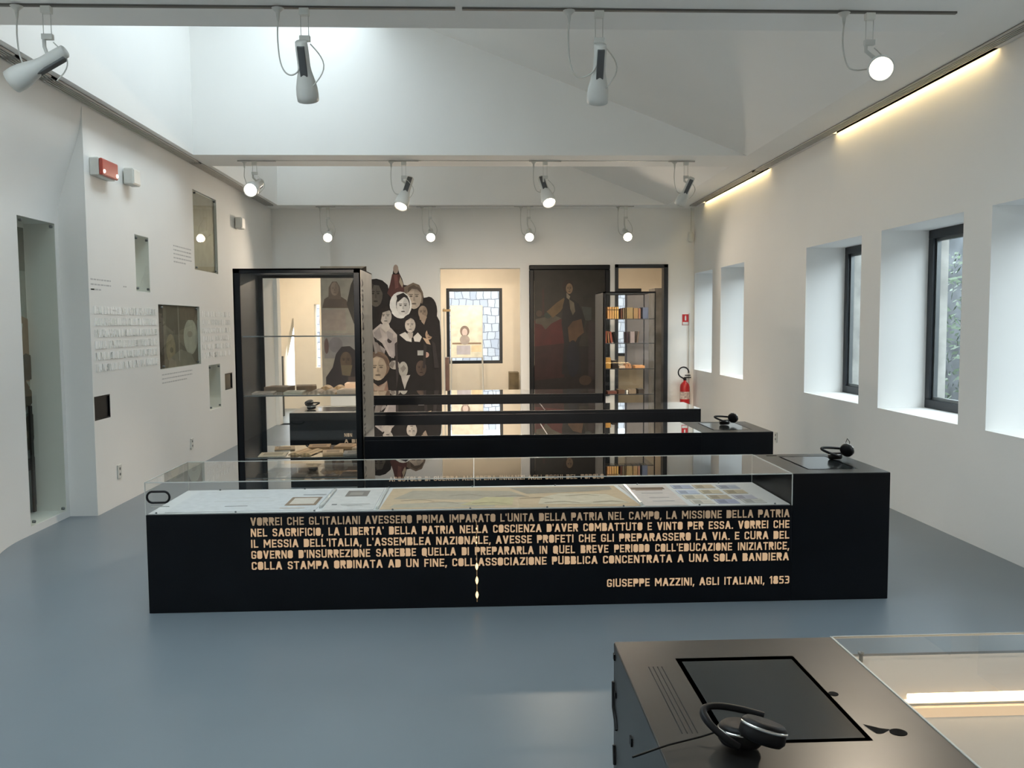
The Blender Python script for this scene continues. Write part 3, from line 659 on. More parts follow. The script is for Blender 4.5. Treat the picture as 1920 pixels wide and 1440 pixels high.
mp = [('p', [(-.5, 4.86), (.1, 4.84), (.1, 4.95), (-.2, 5.0), (-.48, 4.95)], (176, 164, 144)), ('p', [(-.5, 5.1), (.0, 5.05), (.3, 5.12), (.2, 5.3), (-.4, 5.35)], (166, 154, 136)),
      ('p', [(.35, 4.9), (.8, 4.86), (.88, 4.9), (.78, 5.16), (.5, 5.2), (.38, 5.08)], (198, 184, 160)), ('p', [(.3, 5.2), (.7, 5.25), (.84, 5.3), (.84, 5.4), (.2, 5.4)], (150, 140, 126)), ('p', [(-.1, 4.9), (.2, 4.88), (.22, 5.1), (.05, 5.12)], (186, 172, 132))]
for k in range(9):
    x = -.45 + k * .14; y = 4.9 + .42 * random.random(); mp.append(('p', [(x, y), (x + .12, y + .03), (x + .2, y - .02), (x + .2, y - .014), (x + .12, y + .038), (x, y + .008)], (132, 120, 104)))
sheet('wide tan relief map filling the middle of the quotation case', 'map_sheet', 'map', [(-.55, 4.82), (.93, 4.81), (.87, 5.43), (-.53, 5.43)], [(192, 168, 138)] + mp, G)
sheet('white sheet with a brown engraving, right of the map', 'information_sheet', 'sheet', [(.955, 4.81), (1.20, 4.81), (1.20, 5.43), (.90, 5.43)], [(202, 190, 182), ('r', .96, 5.28, 1.17, 5.35, (112, 92, 76)), ('r', .98, 5.25, 1.15, 5.29, (140, 118, 100)), ('r', 1.00, 5.15, 1.13, 5.18, (170, 162, 156)), ('r', 1.02, 5.02, 1.14, 5.04, (168, 160, 154)), ('r', 1.02, 4.92, 1.15, 4.94, (165, 160, 158))], G)
for label, x, y0, rgb in (('slanting clear strip left of the small white sheet', -.89, 4.88, 0), ('wider clear strip along the left edge of the map', -.565, 4.82, 0), ('clear strip along the right edge of the map', .935, 4.82, 0)):
    b = MB(); b.box(x - .007, x + .007, y0, 5.42, TZ + .0005, TZ + .012); b.lathe([(.008, 0), (.008, .004), (0, .006)], (x, y0 + .02, TZ + .012), (0, 0, 1), 10, False, False)
    single(b, 'glass_strip', M['acryl'], label, 'glass strip', (x, 5.1, TZ), G)
cards = [('blue card in the back row, nearest the white sheet', 1.23, 5.30, (168, 172, 190)), ('tan card in the back row, middle of the card group', 1.37, 5.30, (188, 172, 148)), ('grey-blue card at the back right corner of the group', 1.52, 5.28, (170, 174, 186)),
         ('pale blue card in the second row, at its left end', 1.225, 5.13, (182, 188, 204)), ('sand-coloured card in the second row, at its middle', 1.37, 5.13, (192, 178, 152)), ('light tan card in the second row, at its right end', 1.52, 5.12, (184, 170, 146)),
         ('cream card in the third row, at its left end', 1.23, 4.98, (198, 188, 170)), ('brownish card in the third row, at its middle', 1.375, 4.97, (176, 162, 142)), ('lilac-grey card in the third row, at its right end', 1.525, 4.96, (178, 176, 186)),
         ('ivory card in the front row, left', 1.24, 4.84, (202, 194, 180)), ('slate-blue card in the front row, middle', 1.385, 4.84, (158, 160, 180)), ('grey card in the front right corner', 1.54, 4.84, (186, 184, 180))]
for lab, x, y, rgb in cards:
    pts = R4(x, x + .125, y, y + .115); dk = tuple(c * .82 for c in rgb)
    sheet(lab + ' of postcards under glass', 'postcard', 'postcard', pts, [rgb, ('r', x + .012, y + .012, x + .06, y + .1, dk), ('r', x + .07, y + .03, x + .115, y + .036, dk), ('r', x + .07, y + .055, x + .115, y + .061, dk)], 'postcards in the quotation case')

# ---- headphones
def headphones(label, loc, rz, tilt, cup=.042, cable=None, stand=False):
    o_ = loc; t = thing('headphones', label, 'headphones', loc, 'black visitor headphones'); t.rotation_euler = (0, 0, rz)
    c1 = Vector((0, 0, .026)); ax1 = Vector((0, .12, 1)).normalized(); c2 = Vector((.045, -.055, .062)); ax2 = Vector((.22, .3, 1)).normalized()
    if stand: c2 = Vector((.07, -.02, .062)); ax2 = Vector((.8, .45, .35)).normalized()
    for c, a in ((c1, ax1), (c2, ax2)):
        e = MB(); e.lathe([(0, -.022), (cup * .86, -.022), (cup, -.014), (cup, -.004), (cup * .97, .004)], c, a, 28, False, False); e.lathe([(cup * .97, .007), (cup * .97, .012), (cup * .82, .018), (cup * .45, .014), (0, .013)], c, a, 28, False, False); e = e.build('ear_cup', M['rubber'], t)
        r_ = MB(); r_.lathe([(cup * 1.0, .003), (cup * 1.04, .0045), (cup * 1.04, .0075), (cup * .99, .009)], c, a, 28, False, False); r_.build('chrome_ring', M['chrome'], e)
    b = MB(); pts = []
    for k in range(25):
        u = k / 24; an = -PI * .5 + u * PI; pts.append(c1.lerp(c2, u) + Vector((-.135 * math.cos(an), .05 * math.sin(an), .030 * math.sin(u * PI))) if stand else c1.lerp(c2, u) + Vector((-.095 * math.cos(an) * (1 + .1 * math.sin(an)), .055 * math.sin(an) - .01 + .02 * u, (.055 if stand else .0) * math.sin(u * PI) + .0 + tilt * math.sin(u * PI))))
    b.tube(pts, .0075, 8); b.build('headband', M['rubber'], t)
    if cable:
        b = MB(); b.tube([Vector(p) for p in cable], .0022, 6); b.build('cable', M['rubber'], t)
    return t
ZT = HT + .0032
headphones('black headphones with chrome rings lying on the near corner case', (.530, 1.680, ZT + .004), math.radians(-20), .03, .045, cable=[(-.03, .02, .02), (-.08, .0, .005), (-.14, -.05, .003), (-.2, -.12, .003)])
headphones('black headphones propped on the screen of the quotation case', (2.23, 5.25, ZT), math.radians(8), .02, .042, stand=True, cable=[(.07, .0, .1), (.10, .03, .125), (.135, .06, .10), (.15, .09, .04), (.15, .1, .004)])
headphones('black headphones on the right end of the second-row case', (2.07, 7.10, ZT), math.radians(15), .02, .042, stand=True)
headphones('black headphones on the left end of the third-row case', (-1.68, 8.85, ZT), math.radians(170), .02, .045)

# ================================================================== TOWERS
def cabinet(label, x0, x1, y0, H, shelves, bar, left_solid=True, right_solid=True, base=0.0, name='glass_cabinet', cat='glass cabinet', edge='steel'):
    y1 = y0 + DEP; o_ = ((x0 + x1) / 2, (y0 + y1) / 2, 0); t = thing(name, label, cat, o_, 'tall black-framed glass cabinets')
    for solid, a, b, nm in ((left_solid, x0, x0 + .012, 'side_panel'), (right_solid, x1 - .012, x1, 'side_panel')):
        if solid: MB().box(a, b, y0, y1, 0, H).build(nm, M['blackinner'], t, 0.002, o_)
    f = MB()
    for y in (y0, y1 - .02):
        f.box(x0, x0 + bar, y, y + .02, 0, H)
        f.box(x1 - (bar if right_solid else .012), x1, y, y + .02, 0, H); f.box(x0, x1, y, y + .02, H - bar * .7, H)
    f.build('frame', M['black'], t, 0.002, o_)
    MB().box(x0, x1, y0, y1, H - .014, H).build('top', M['black'], t, 0.002, o_)
    MB().box(x0, x1, y0, y1, 0, .10).build('plinth', M['black'], t, 0.002, o_)
    for z in shelves:
        MB().box(x0 + .014, x1 - .014, y0 + .022, y1 - .022, z - .008, z).build('shelf', M['glass'], t, 0, o_)
        MB().box(x0 + .014, x1 - .014, y0 + .018, y0 + .022, z - .009, z + .001).build('shelf_edge', M[edge], t, 0, o_)
    g = MB(); g.quad((x0 + bar * .6, y0 + .008, .1), (x1 - .02, y0 + .008, .1), (x1 - .02, y0 + .008, H - .02), (x0 + bar * .6, y0 + .008, H - .02))
    g.build('front_glass', M['glass'], t, 0, o_)
    g = MB(); g.quad((x1 - .02, y1 - .008, .1), (x0 + bar * .6, y1 - .008, .1), (x0 + bar * .6, y1 - .008, H - .02), (x1 - .02, y1 - .008, H - .02)); g.build('back_glass', M['glass'], t, 0, o_)
    if not right_solid:
        g = MB(); g.quad((x1 - .004, y0, .1), (x1 - .004, y1, .1), (x1 - .004, y1, H - .02), (x1 - .004, y0, H - .02)); g.build('side_glass', M['glass'], t, 0, o_)
    return t, o_
SH = (1.515, 1.06, .578)
t, o_ = cabinet('tall black-framed glass cabinet with yellowed papers, at the left', -1.83, -.872, 6.65, 2.025, SH, .052)
# cut-out lettering running up the right side panel
MB().box(-.872, -.8705, 6.66, 7.36, .03, 2.015).build('side_plate', mat('grey_plate', (.34, .32, .29), .5, noise=.1), t, 0, o_)
b = MB(); text_line(b, "AI GIOVANI ITALIANI LA PATRIA", .25, 1.95, 6.70, .10, lambda u, v, d: (-.8695, v, u)); b.build('lettering', M['blackinner'], t, 0, o_)
# papers on its shelves
PG = 'old papers in the tall glass cabinet'
def booklet(label, x, y, z, w_, d_, h_, rgb, rot=0.0, open_=False, group=PG, name='booklet', cat='booklet'):
    w_ *= .80; h_ *= 1.3 if group == PG else 1.0
    b = MB(); c = S(*rgb, 1.3); c2 = S(*[q * .8 for q in rgb], 1.3); r = Matrix.Rotation(rot, 3, 'Z')
    if open_:
        for s_ in (-1, 1):
            n = 6
            for k in range(n):
                u0, u1 = k / n, (k + 1) / n; z0 = h_ * math.sin(u0 * PI * .85 + .25) + .001; z1 = h_ * math.sin(u1 * PI * .85 + .25) + .001
                p = [r @ Vector(q) + Vector((x, y, z)) for q in ((s_ * u0 * w_ / 2, -d_ / 2, z0), (s_ * u1 * w_ / 2, -d_ / 2, z1), (s_ * u1 * w_ / 2, d_ / 2, z1), (s_ * u0 * w_ / 2, d_ / 2, z0), (s_ * u0 * w_ / 2, -d_ / 2, 0), (s_ * u1 * w_ / 2, -d_ / 2, 0))]
                b.add(p, [(0, 1, 2, 3), (0, 1, 5, 4)], col=c if k % 2 else S(*[q * .95 for q in rgb], 1.05))
    else:
        b.box(-w_ / 2, w_ / 2, -d_ / 2, d_ / 2, .0006, h_, col=c, rot=r, at=(x, y, z))
        b.box(-w_ / 2 + .01, w_ / 2 - .01, -d_ / 2 + .02, -d_ / 2 + .03, h_, h_ + .0006, col=c2, rot=r, at=(x, y, z)); b.box(-w_ / 2 + .03, w_ / 2 - .03, -d_ / 2 + .06, d_ / 2 - .04, h_, h_ + .0006, col=c2, rot=r, at=(x, y, z))
    return single(b, name, M['paperprint'], label, cat, (x, y, z), group)
z = SH[1] + .001
for lab, x, y, w_, d_, h_, rgb, rot, op in (
    ('thin grey leaflet at the left end of the middle shelf', -1.66, 6.83, .20, .22, .010, (150, 140, 128), .1, 0), ('brown booklet behind the thin grey leaflet', -1.60, 7.10, .24, .2, .030, (128, 108, 88), -.1, 0),
    ('pale green-grey booklet left of centre at the front of the middle shelf', -1.42, 6.82, .18, .22, .014, (165, 158, 138), .05, 0), ('dark-edged book at the back of the middle shelf, left of centre', -1.385, 7.10, .2, .2, .034, (110, 88, 66), .2, 0),
    ('open booklet with pinkish pages at the centre of the middle shelf', -1.20, 6.84, .26, .2, .022, (172, 150, 128), 0, 1), ('open book with raised pages at the back of the middle shelf', -1.175, 7.12, .26, .2, .030, (150, 124, 92), .05, 1),
    ('thick pile of cream leaves at the right end of the middle shelf, lower', -1.0, 6.85, .20, .24, .022, (186, 164, 142), 0, 0), ('second cream bundle at the right end of the middle shelf, behind', -.99, 7.14, .2, .2, .045, (178, 152, 130), .05, 0)):
    booklet(lab + ', tall cabinet', x, y, z, w_, d_, h_, rgb, rot, op)
z = SH[2] + .001
for lab, x, y, w_, d_, h_, rgb, rot, op in (
    ('loose pale sheet at the front left of the lowest shelf', -1.60, 6.82, .26, .22, .004, (176, 164, 142), .1, 0), ('tan sheet at the back left of the lowest shelf', -1.58, 7.14, .2, .2, .006, (150, 130, 104), .2, 0),
    ('open yellowed newspaper near the middle of the lowest shelf', -1.36, 6.90, .24, .26, .014, (186, 156, 118), -.2, 1), ('folded brown newspaper at the back of the lowest shelf', -1.30, 7.16, .22, .2, .016, (150, 118, 84), .1, 0),
    ('buff booklet right of the newspaper on the lowest shelf', -1.14, 6.86, .2, .22, .012, (176, 148, 116), .15, 0), ('brown booklet behind the buff one on the lowest shelf', -1.08, 7.16, .2, .2, .018, (168, 134, 98), -.1, 0),
    ('grey-backed pamphlet at the right front of the lowest shelf', -.985, 6.82, .16, .2, .010, (130, 124, 118), .1, 0), ('cream pamphlet in the right back corner of the lowest shelf', -.96, 7.10, .13, .2, .014, (186, 160, 130), 0, 0)):
    booklet(lab + ', tall cabinet', x, y, z, w_, d_, h_, rgb, rot, op)
# bookcase tower at the right end of the far row
SH2 = (1.645, 1.348, 1.035, .72)
t, o_ = cabinet('slim glass bookcase with old books, standing before the black-lined opening', 1.555, 2.20, 10.5, 1.975, SH2, .03, True, False, name='glass_bookcase', cat='glass bookcase', edge='frame')
b = MB()
for zz_, yy_ in ((1.92, 13), ): pass
BG = 'books in the slim glass bookcase'
def book(label, x, y, z, w_, d_, h_, rgb, lean=0.0, band=None):
    t_ = thing('book', label, 'book', (x, y, z), BG); r = Matrix.Rotation(lean, 3, 'Y')
    off = (x, y, z + (w_ / 2 * abs(math.sin(lean)))); c = S(*rgb, 0.75)
    b = MB(); b.box(-w_ / 2, w_ / 2, -d_ / 2, -d_ / 2 + .004, .001, h_, col=c, rot=r, at=off); b.box(-w_ / 2, -w_ / 2 + .003, -d_ / 2, d_ / 2, .001, h_, col=c, rot=r, at=off); b.box(w_ / 2 - .003, w_ / 2, -d_ / 2, d_ / 2, .001, h_, col=c, rot=r, at=off)
    if band is not None:
        for bz in band: b.box(-w_ / 2 + .002, w_ / 2 - .002, -d_ / 2 - .001, -d_ / 2, h_ * bz, h_ * bz + .012, col=S(*[q * .35 for q in rgb], 1.6), rot=r, at=off)
    b.build('cover', M['paperprint'], t_, 0, (x, y, z))
    b = MB(); b.box(-w_ / 2 + .003, w_ / 2 - .003, -d_ / 2 + .005, d_ / 2 - .004, .003, h_ - .005, col=S(190, 176, 150, 1.4), rot=r, at=off); b.build('pages', M['paperprint'], t_, 0, (x, y, z))
by = 10.66
nm = ('first', 'second', 'third', 'fourth', 'fifth')
for k in range(5): book('banded cream volume, %s from the left of the matching set' % nm[k], 1.628 + .0285 * k, by, SH2[0], .027, .2, .145, (196, 148 + 3 * k, 96), band=(.72,))
for lab, x, w_, h_, rgb, z, ln in (
    ('narrow dark red-brown book right of the cream set on the top shelf', 1.790, .022, .125, (92, 56, 42), 0, 0), ('thin grey-brown book beside the red-brown one on the top shelf', 1.815, .022, .130, (120, 104, 84), 0, 0), ('dark olive book before the wide tan volumes on the top shelf', 1.838, .020, .136, (86, 72, 48), 0, 0),
    ('wide tan book left of the middle of the top shelf', 1.892, .082, .138, (142, 124, 88), 0, 0), ('wide tan-brown book at the middle of the top shelf', 1.966, .060, .130, (146, 120, 84), 0, 0), ('pinkish brown book left of the blue one on the top shelf', 2.012, .030, .126, (150, 112, 92), 0, 0), ('dull blue book at the right end of the top shelf', 2.085, .070, .138, (88, 98, 122), 0, 0),
    ('red-brown book at the left end of the second shelf', 1.600, .024, .148, (150, 84, 66), 1, 0), ('tan book leaning left, second on the second shelf', 1.636, .018, .145, (158, 118, 84), 1, -.10), ('reddish book leaning left, third on the second shelf', 1.672, .030, .140, (140, 76, 62), 1, -.16),
    ('black book leaning left with the steepest tilt on the second shelf', 1.735, .026, .135, (26, 24, 24), 1, -.30), ('dark purple book upright in the middle of the second shelf', 1.862, .020, .135, (62, 44, 52), 1, 0), ('pale lilac-grey book, wide, right of the purple one on the second shelf', 1.925, .060, .140, (150, 140, 142), 1, 0), ('grey-brown book leaning right at the right of the second shelf', 1.985, .022, .14, (118, 104, 94), 1, .12),
    ('ochre book standing at the left end of the third shelf', 1.622, .075, .135, (168, 128, 66), 2, 0), ('near-black box-like book beside the ochre one on the third shelf', 1.712, .075, .10, (38, 32, 30), 2, 0)):
    book(lab, x, by, SH2[z], w_, .2, h_, rgb, ln)
for lab, x, y, z, w_, h_, rgb, op in (
    ('pale grey pamphlet lying on the third shelf beside the dark book', 1.80, 10.66, 2, .09, .03, (156, 140, 124), 0), ('open brown book propped up on the third shelf', 1.885, 10.7, 2, .10, .055, (150, 112, 84), 1), ('flat tan book at the right of the third shelf', 2.02, 10.66, 2, .15, .032, (168, 124, 84), 0),
    ('dark red flat book at the left of the bottom shelf', 1.68, 10.66, 3, .14, .03, (84, 52, 46), 0), ('dark brown flat book left of the small white figurine', 1.80, 10.7, 3, .10, .045, (76, 58, 46), 0), ('grey-brown bound packet in the middle of the bottom shelf', 1.93, 10.66, 3, .11, .05, (110, 98, 84), 0), ('black packet at the right of the bottom shelf', 2.04, 10.66, 3, .09, .055, (50, 44, 40), 0)):
    booklet(lab + ', slim bookcase', x, y, SH2[z] + .001, w_, .18, h_, rgb, 0, op, 'flat items in the slim glass bookcase')
b = MB(); b.lathe([(.012, 0), (.008, .012), (.014, .03), (.006, .045), (0, .048)], (1.868, 10.60, SH2[3]), (0, 0, 1), 12); single(b, 'figurine', M['offwhite'], 'tiny white object on the bottom shelf of the slim bookcase', 'figurine', (1.868, 10.6, SH2[3]))

# ================================================================== LEFT WALL THINGS
def niche_glass(label, a, b, c, e, x, studs=True, group='glass fronts of the wall niches'):
    o_ = (x, (a + b) / 2, c); t = thing('niche_glass', label, 'glass panel', o_, group)
    MB().box(x - .006, x, a + .004, b - .004, c + .004, e - .004).build('pane', M['nicheglass'], t, 0, o_)
    if studs:
        for y in (a + .07 * (b - a) + .015, b - .07 * (b - a) - .015):
            for z in (c + .03, e - .03): MB().lathe([(.012, -.012), (.012, .008), (.008, .011), (0, .011)], (x, y, z), (1, 0, 0), 12).build('stud', M['steel'], t, 0, o_)
niche_glass('tall full-height glass front in the curved recess nearest the viewer', 6.7, 7.285, .06, 2.435, XL - .232)
niche_glass('small upright glass front below the wall speaker', 8.355, 8.70, 1.925, 2.46, XL - .002)
niche_glass('tall taupe glass front high on the left wall', 10.09, 10.99, 2.235, 3.145, XL - .002)
niche_glass('large square glass front over the picture with faces', 8.90, 10.21, 1.15, 1.815, XL - .002)
niche_glass('narrow low glass front beside the cabinet', 10.49, 10.95, .575, 1.12, XL - .002)
# pictures inside niches
def wallpic(x): return lambda a, b, d: (x + d, a, b)
p = Pic(wallpic(XL - .028), 1.3); p.rect(8.91, 1.155, 10.20, 1.81, (96, 92, 84)); p.rect(8.91, 1.155, 9.10, 1.81, (40, 37, 34)); p.rect(9.18, 1.5, 9.8, 1.81, (82, 78, 70)); p.ell(9.30, 1.36, .14, .15, (128, 120, 100)); p.ell(9.32, 1.34, .05, .03, (92, 86, 70)); p.ell(9.95, 1.47, .24, .20, (150, 152, 144)); p.ell(9.92, 1.50, .09, .035, (128, 128, 120)); p.poly([(9.2, 1.155), (10.1, 1.155), (9.95, 1.28), (9.6, 1.34), (9.25, 1.25)], (118, 116, 108)); p.rect(9.6, 1.66, 10.2, 1.81, (94, 84, 74))
single(p.mb, 'picture_print', M['print'], 'grey picture of two pale faces with a dark left border, in the large square niche', 'picture', (XL - .028, 9.55, 1.48))
p = Pic(wallpic(XL - .028), 1.3); p.rect(10.1, 2.245, 10.98, 3.135, (122, 112, 98)); p.rect(10.12, 2.26, 10.96, 2.75, (126, 118, 100)); single(p.mb, 'picture_print', M['print'], 'plain taupe panel in the tall niche high on the left wall', 'picture', (XL - .028, 10.5, 2.7))
p = Pic(wallpic(nx1 + .002), 1.5); p.rect(6.71, .1, 7.275, 2.40, (128, 134, 130)); p.rect(6.71, 2.05, 7.275, 2.40, (104, 106, 100)); p.rect(6.71, 1.15, 7.275, 1.62, (118, 106, 94))
for q in (([(7.0, 1.18), (7.28, 1.22), (7.28, 1.66), (7.12, 1.7), (7.0, 1.6)], (120, 106, 92)), ([(7.02, 1.5), (7.14, 1.42), (7.2, 1.62), (7.1, 1.66)], (150, 152, 146)), ([(6.99, .92), (7.18, .9), (7.26, 1.1), (7.16, 1.2), (7.02, 1.16)], (74, 64, 54)), ([(7.04, 1.0), (7.12, .98), (7.13, 1.08), (7.05, 1.1)], (40, 34, 30)), ([(7.0, .5), (7.28, .52), (7.28, .9), (7.0, .86)], (96, 100, 98)), ([(7.0, .36), (7.28, .38), (7.28, .52), (7.0, .5)], (36, 32, 30)), ([(7.0, .07), (7.28, .07), (7.28, .37), (7.0, .35)], (82, 90, 92))): p.poly(*q)
for k in range(16):
    y = 6.74 + .5 * random.random(); z = .2 + 1.3 * random.random(); g_ = random.choice([(70, 66, 58), (92, 96, 92), (60, 62, 60), (104, 92, 80)]); p.ell(y, z, .05 + .08 * random.random(), .04 + .10 * random.random(), g_, 9, random.random() * 3)
p.rect(6.71, .12, 7.275, .42, (84, 92, 92)); p.rect(6.71, .42, 7.275, .52, (44, 40, 38))
single(p.mb, 'picture_print', M['print'], 'mottled stone-coloured print at the back of the tall recess niche', 'picture', (nx1 + .002, 7.0, 1.2))
b = MB(); b.box(nx1 + .015, nx1 + .03, 7.20, 7.235, .07, .95); single(b, 'dark_post', M['blackinner'], 'thin dark upright standing inside the tall recess niche', 'post', (nx1 + .02, 7.21, .07))
for lab, (a, b_, c, e, d) in (('black square screen low on the left wall, nearer one', NICHE[4]), ('small black square screen beside the narrow low niche', NICHE[5])):
    o_ = (XL - .01, (a + b_) / 2, c); t = thing('wall_screen', lab, 'screen', o_, 'black square wall screens')
    MB().box(XL - d, XL - .012, a + .004, b_ - .004, c + .004, e - .004).build('screen', M['screen'] if a > 9 else M['black'], t, 0, o_)
    f = MB(); q = .012
    for (r0, r1, s0, s1) in ((a, b_, c, c + q), (a, b_, e - q, e), (a, a + q, c, e), (b_ - q, b_, c, e)): f.box(XL - .012, XL - .001, r0, r1, s0, s1)
    f.build('frame', M['black'], t, 0, o_)
# emergency light with red cover
o_ = (XL, 7.60, 2.93); t = thing('emergency_light', 'red-fronted emergency light high on the left wall', 'emergency light', o_)
MB().box(XL, XL + .075, 7.44, 7.78, 2.855, 3.005).build('housing', M['offwhite'], t, 0.008, o_)
MB().box(XL + .075, XL + .105, 7.445, 7.775, 2.86, 3.00).build('red_cover', M['redplastic'], t, 0.012, o_)
for y in (7.48, 7.74): MB().lathe([(.017, 0), (.014, .008), (0, .012)], (XL + .105, y, 2.893), (1, 0, 0), 12, False, False).build('bulb', M['redlit'], t, 0, o_)
for lab, y in (('white wall speaker beside the red emergency light', 8.20), ('white wall speaker high above the cabinet\'s left edge', 11.86)):
    o_ = (XL, y, 2.96); t = thing('wall_speaker', lab, 'wall speaker', o_, 'white wall speakers')
    MB().box(XL + .012, XL + .10, y - .09, y + .09, 2.885, 3.035).build('cabinet', M['offwhite'], t, 0.012, o_)
    MB().box(XL + .10, XL + .104, y - .075, y + .075, 2.90, 3.02).build('speaker_grille', M['offwhite'], t, 0.002, o_)
    MB().box(XL, XL + .014, y - .03, y + .03, 2.93, 2.99).build('wall_bracket', M['vent'], t, 0, o_)
for lab, x, y, z, s_ in (('white wall socket low on the left wall, nearer one', XL, 7.80, .30, 1), ('white wall socket low on the left wall, farther one', XL, 9.78, .275, 1), ('white wall socket low on the right wall behind the quotation case', XR, 9.98, .24, -1)):
    o_ = (x, y, z); t = thing('wall_socket', lab, 'wall socket', o_, 'white wall sockets')
    MB().box(min(x, x + s_ * .01), max(x, x + s_ * .01), y - .04, y + .04, z - .06, z + .06).build('cover_plate', M['offwhite'], t, 0.003, o_)
    b = MB()
    for q in (-.025, .025): b.lathe([(.013, 0), (.013, .002)], (x + s_ * .0095, y, z + q), (s_, 0, 0), 12)
    b.build('outlet', M['vent'], t, 0, o_)
# raised white quotation and small printed captions
WT = ["DEVO DIO OBBEDIRE A ENTRAMBI ILLUSTRI", "ALLA MENTE DOMINI COLLOCO DALL'INIZIO", "FRANZAMENTO DI SOLO UNO DEI VALOROSI", "DALLA TIRANNIDE ALL'ISTITUZIONE DEI", "POPOLO SOLO E NON CON BATTAGLIE DEL", "L'APOSTOLO DI POPOLARE LA NAZIONE"]
mb = MB()
for i, ln in enumerate(WT):
    z = 1.70 - .098 * i
    text_line(mb, ln, 7.42, 8.84, z, .066, lambda u, v, d: (XL + d, u, v), depth=.004)
    text_line(mb, ln[:20].rsplit(' ', 1)[0], 10.28, 11.45, z, .066, lambda u, v, d: (XL + d, u, v), depth=.003)
single(mb, 'raised_lettering', mat('white_lettering', (.93, .93, .92), .6, noise=.01), 'six raised white lines of capitals on the left wall around the large niche', 'lettering', (XL, 9.0, 1.5))
mb = MB(); 
def caption(y0, y1, z, n, h=.012):
    for k in range(n):
        y = y0
        while y < y1 - .02 * (k == n - 1) * 10:
            l_ = random.uniform(.02, .07); mb.box(XL, XL + .0008, y, min(y + l_, y1), z - k * .042, z - k * .042 + h); y += l_ + .015
caption(7.38, 7.78, 1.985, 3); caption(9.40, 9.98, 2.44, 5, .014); caption(8.94, 9.88, 1.09, 3); caption(8.05, 8.33, 1.95, 1); caption(7.38, 7.6, 1.90, 1)
single(mb, 'wall_captions', mat('caption_grey', (.52, .52, .52), .8), 'small grey printed captions beside the niches on the left wall', 'caption text', (XL, 8.6, 1.8))

# ================================================================== END WALL THINGS
# flat prints use a local picture grid (fractions of a 1920-unit-wide layout mapped onto the wall plane)
def endwall(y): 
    return lambda a, b, d: (-8.123 + .009208 * a - .0, y - .0012 - d, 7.04 - .008906 * b - .00004 * (a - 700))
p = Pic(endwall(YB), 1.4, sat=.62)
BK = (30, 25, 27)
p.poly([(697, 733), (697, 535), (703, 531), (712, 530), (722, 533), (731, 541), (734, 556), (738, 536), (740, 521), (742, 508), (745, 505), (749, 508), (751, 519), (756, 530), (759, 541), (766, 542), (775, 537), (785, 541), (791, 553), (793, 564), (800, 563), (808, 566), (811, 582), (814, 594), (820, 606), (822, 640), (822, 733)], BK)
p.face(710, 558, 12, 22, (92, 82, 72)); p.poly([(697, 535), (712, 530), (730, 541), (733, 570), (722, 592), (724, 560), (716, 542), (697, 540)], (36, 30, 30))
p.poly([(739, 522), (752, 522), (757, 540), (762, 556), (745, 572), (730, 556), (735, 540)], (92, 44, 40)); p.poly([(742, 523), (748, 523), (750, 545), (744, 548)], (120, 62, 54)); p.ell(745.5, 513, 4.5, 8, (160, 134, 118)); p.poly([(753, 526), (758, 540), (756, 546), (751, 536)], (160, 140, 112))
p.poly([(759, 545), (775, 537), (786, 542), (792, 556), (791, 575), (760, 560)], (112, 92, 74)); p.face(776, 563, 13, 21, (176, 156, 136))
p.ell(802, 588, 14, 26, (30, 24, 26)); p.face(791, 590, 8, 12, (142, 118, 98)); p.poly([(784, 590), (798, 598), (793, 612), (786, 604)], (150, 124, 102))
p.ell(753, 577, 19, 24, (206, 204, 200)); p.ell(757, 576, 12, 19, (52, 46, 46)); p.face(757, 579, 11, 17, (198, 194, 190), .4); p.poly([(746, 560), (758, 555), (766, 562), (758, 563), (748, 572)], (40, 34, 36))
p.poly([(735, 596), (755, 602), (760, 600), (768, 596), (788, 604), (790, 622), (735, 622)], (30, 25, 27))
p.ell(724, 594, 14, 18, (34, 27, 28)); p.face(727, 597, 10, 15, (182, 170, 160)); p.poly([(704, 622), (718, 610), (736, 618), (746, 630), (746, 650), (740, 672), (732, 668), (720, 645), (704, 632)], (166, 154, 150)); p.poly([(724, 640), (745, 634), (742, 668), (736, 672)], (150, 138, 138)); p.ell(733, 640, 4, 5, (46, 38, 38)); p.poly([(702, 640), (712, 644), (722, 660), (730, 676), (715, 668)], (120, 108, 104))
p.ell(770, 610, 15, 17, (28, 23, 25)); p.face(769, 613, 9, 13, (190, 176, 164)); p.poly([(750, 630), (760, 625), (771, 634), (771, 643), (762, 641)], (196, 190, 182)); p.poly([(774, 634), (782, 626), (789, 634), (785, 643), (776, 642)], (196, 190, 182)); p.poly([(748, 632), (760, 641), (772, 645), (786, 643), (806, 655), (812, 733), (744, 733)], (24, 20, 22))
p.face(801, 630, 6, 9, (170, 132, 100)); p.ell(808, 622, 10, 12, (30, 24, 26)); p.poly([(790, 635), (800, 638), (804, 648), (797, 646)], (180, 144, 110)); p.rect(781, 658, 792, 667, (150, 150, 146)); p.ell(796, 666, 5, 5, (176, 128, 112))
p.ell(713, 684, 20, 24, (112, 84, 64)); p.face(712, 690, 15, 22, (164, 140, 114)); p.poly([(700, 712), (712, 722), (728, 714), (730, 733), (697, 733), (697, 718)], (132, 94, 76)); p.poly([(702, 714), (714, 724), (728, 712), (722, 730), (706, 730)], (150, 124, 104))
p.ell(741, 684, 9, 8, (150, 142, 134)); p.ell(756, 692, 8, 14, (150, 146, 138)); p.poly([(752, 704), (768, 702), (762, 716), (758, 728), (754, 714)], (160, 154, 148)); p.face(787, 690, 9, 14, (78, 58, 48))
for q in ((711, 734), (732, 732.5)): p.ell(q[0], q[1] - 1.5, 3, 1.5, (150, 146, 138))
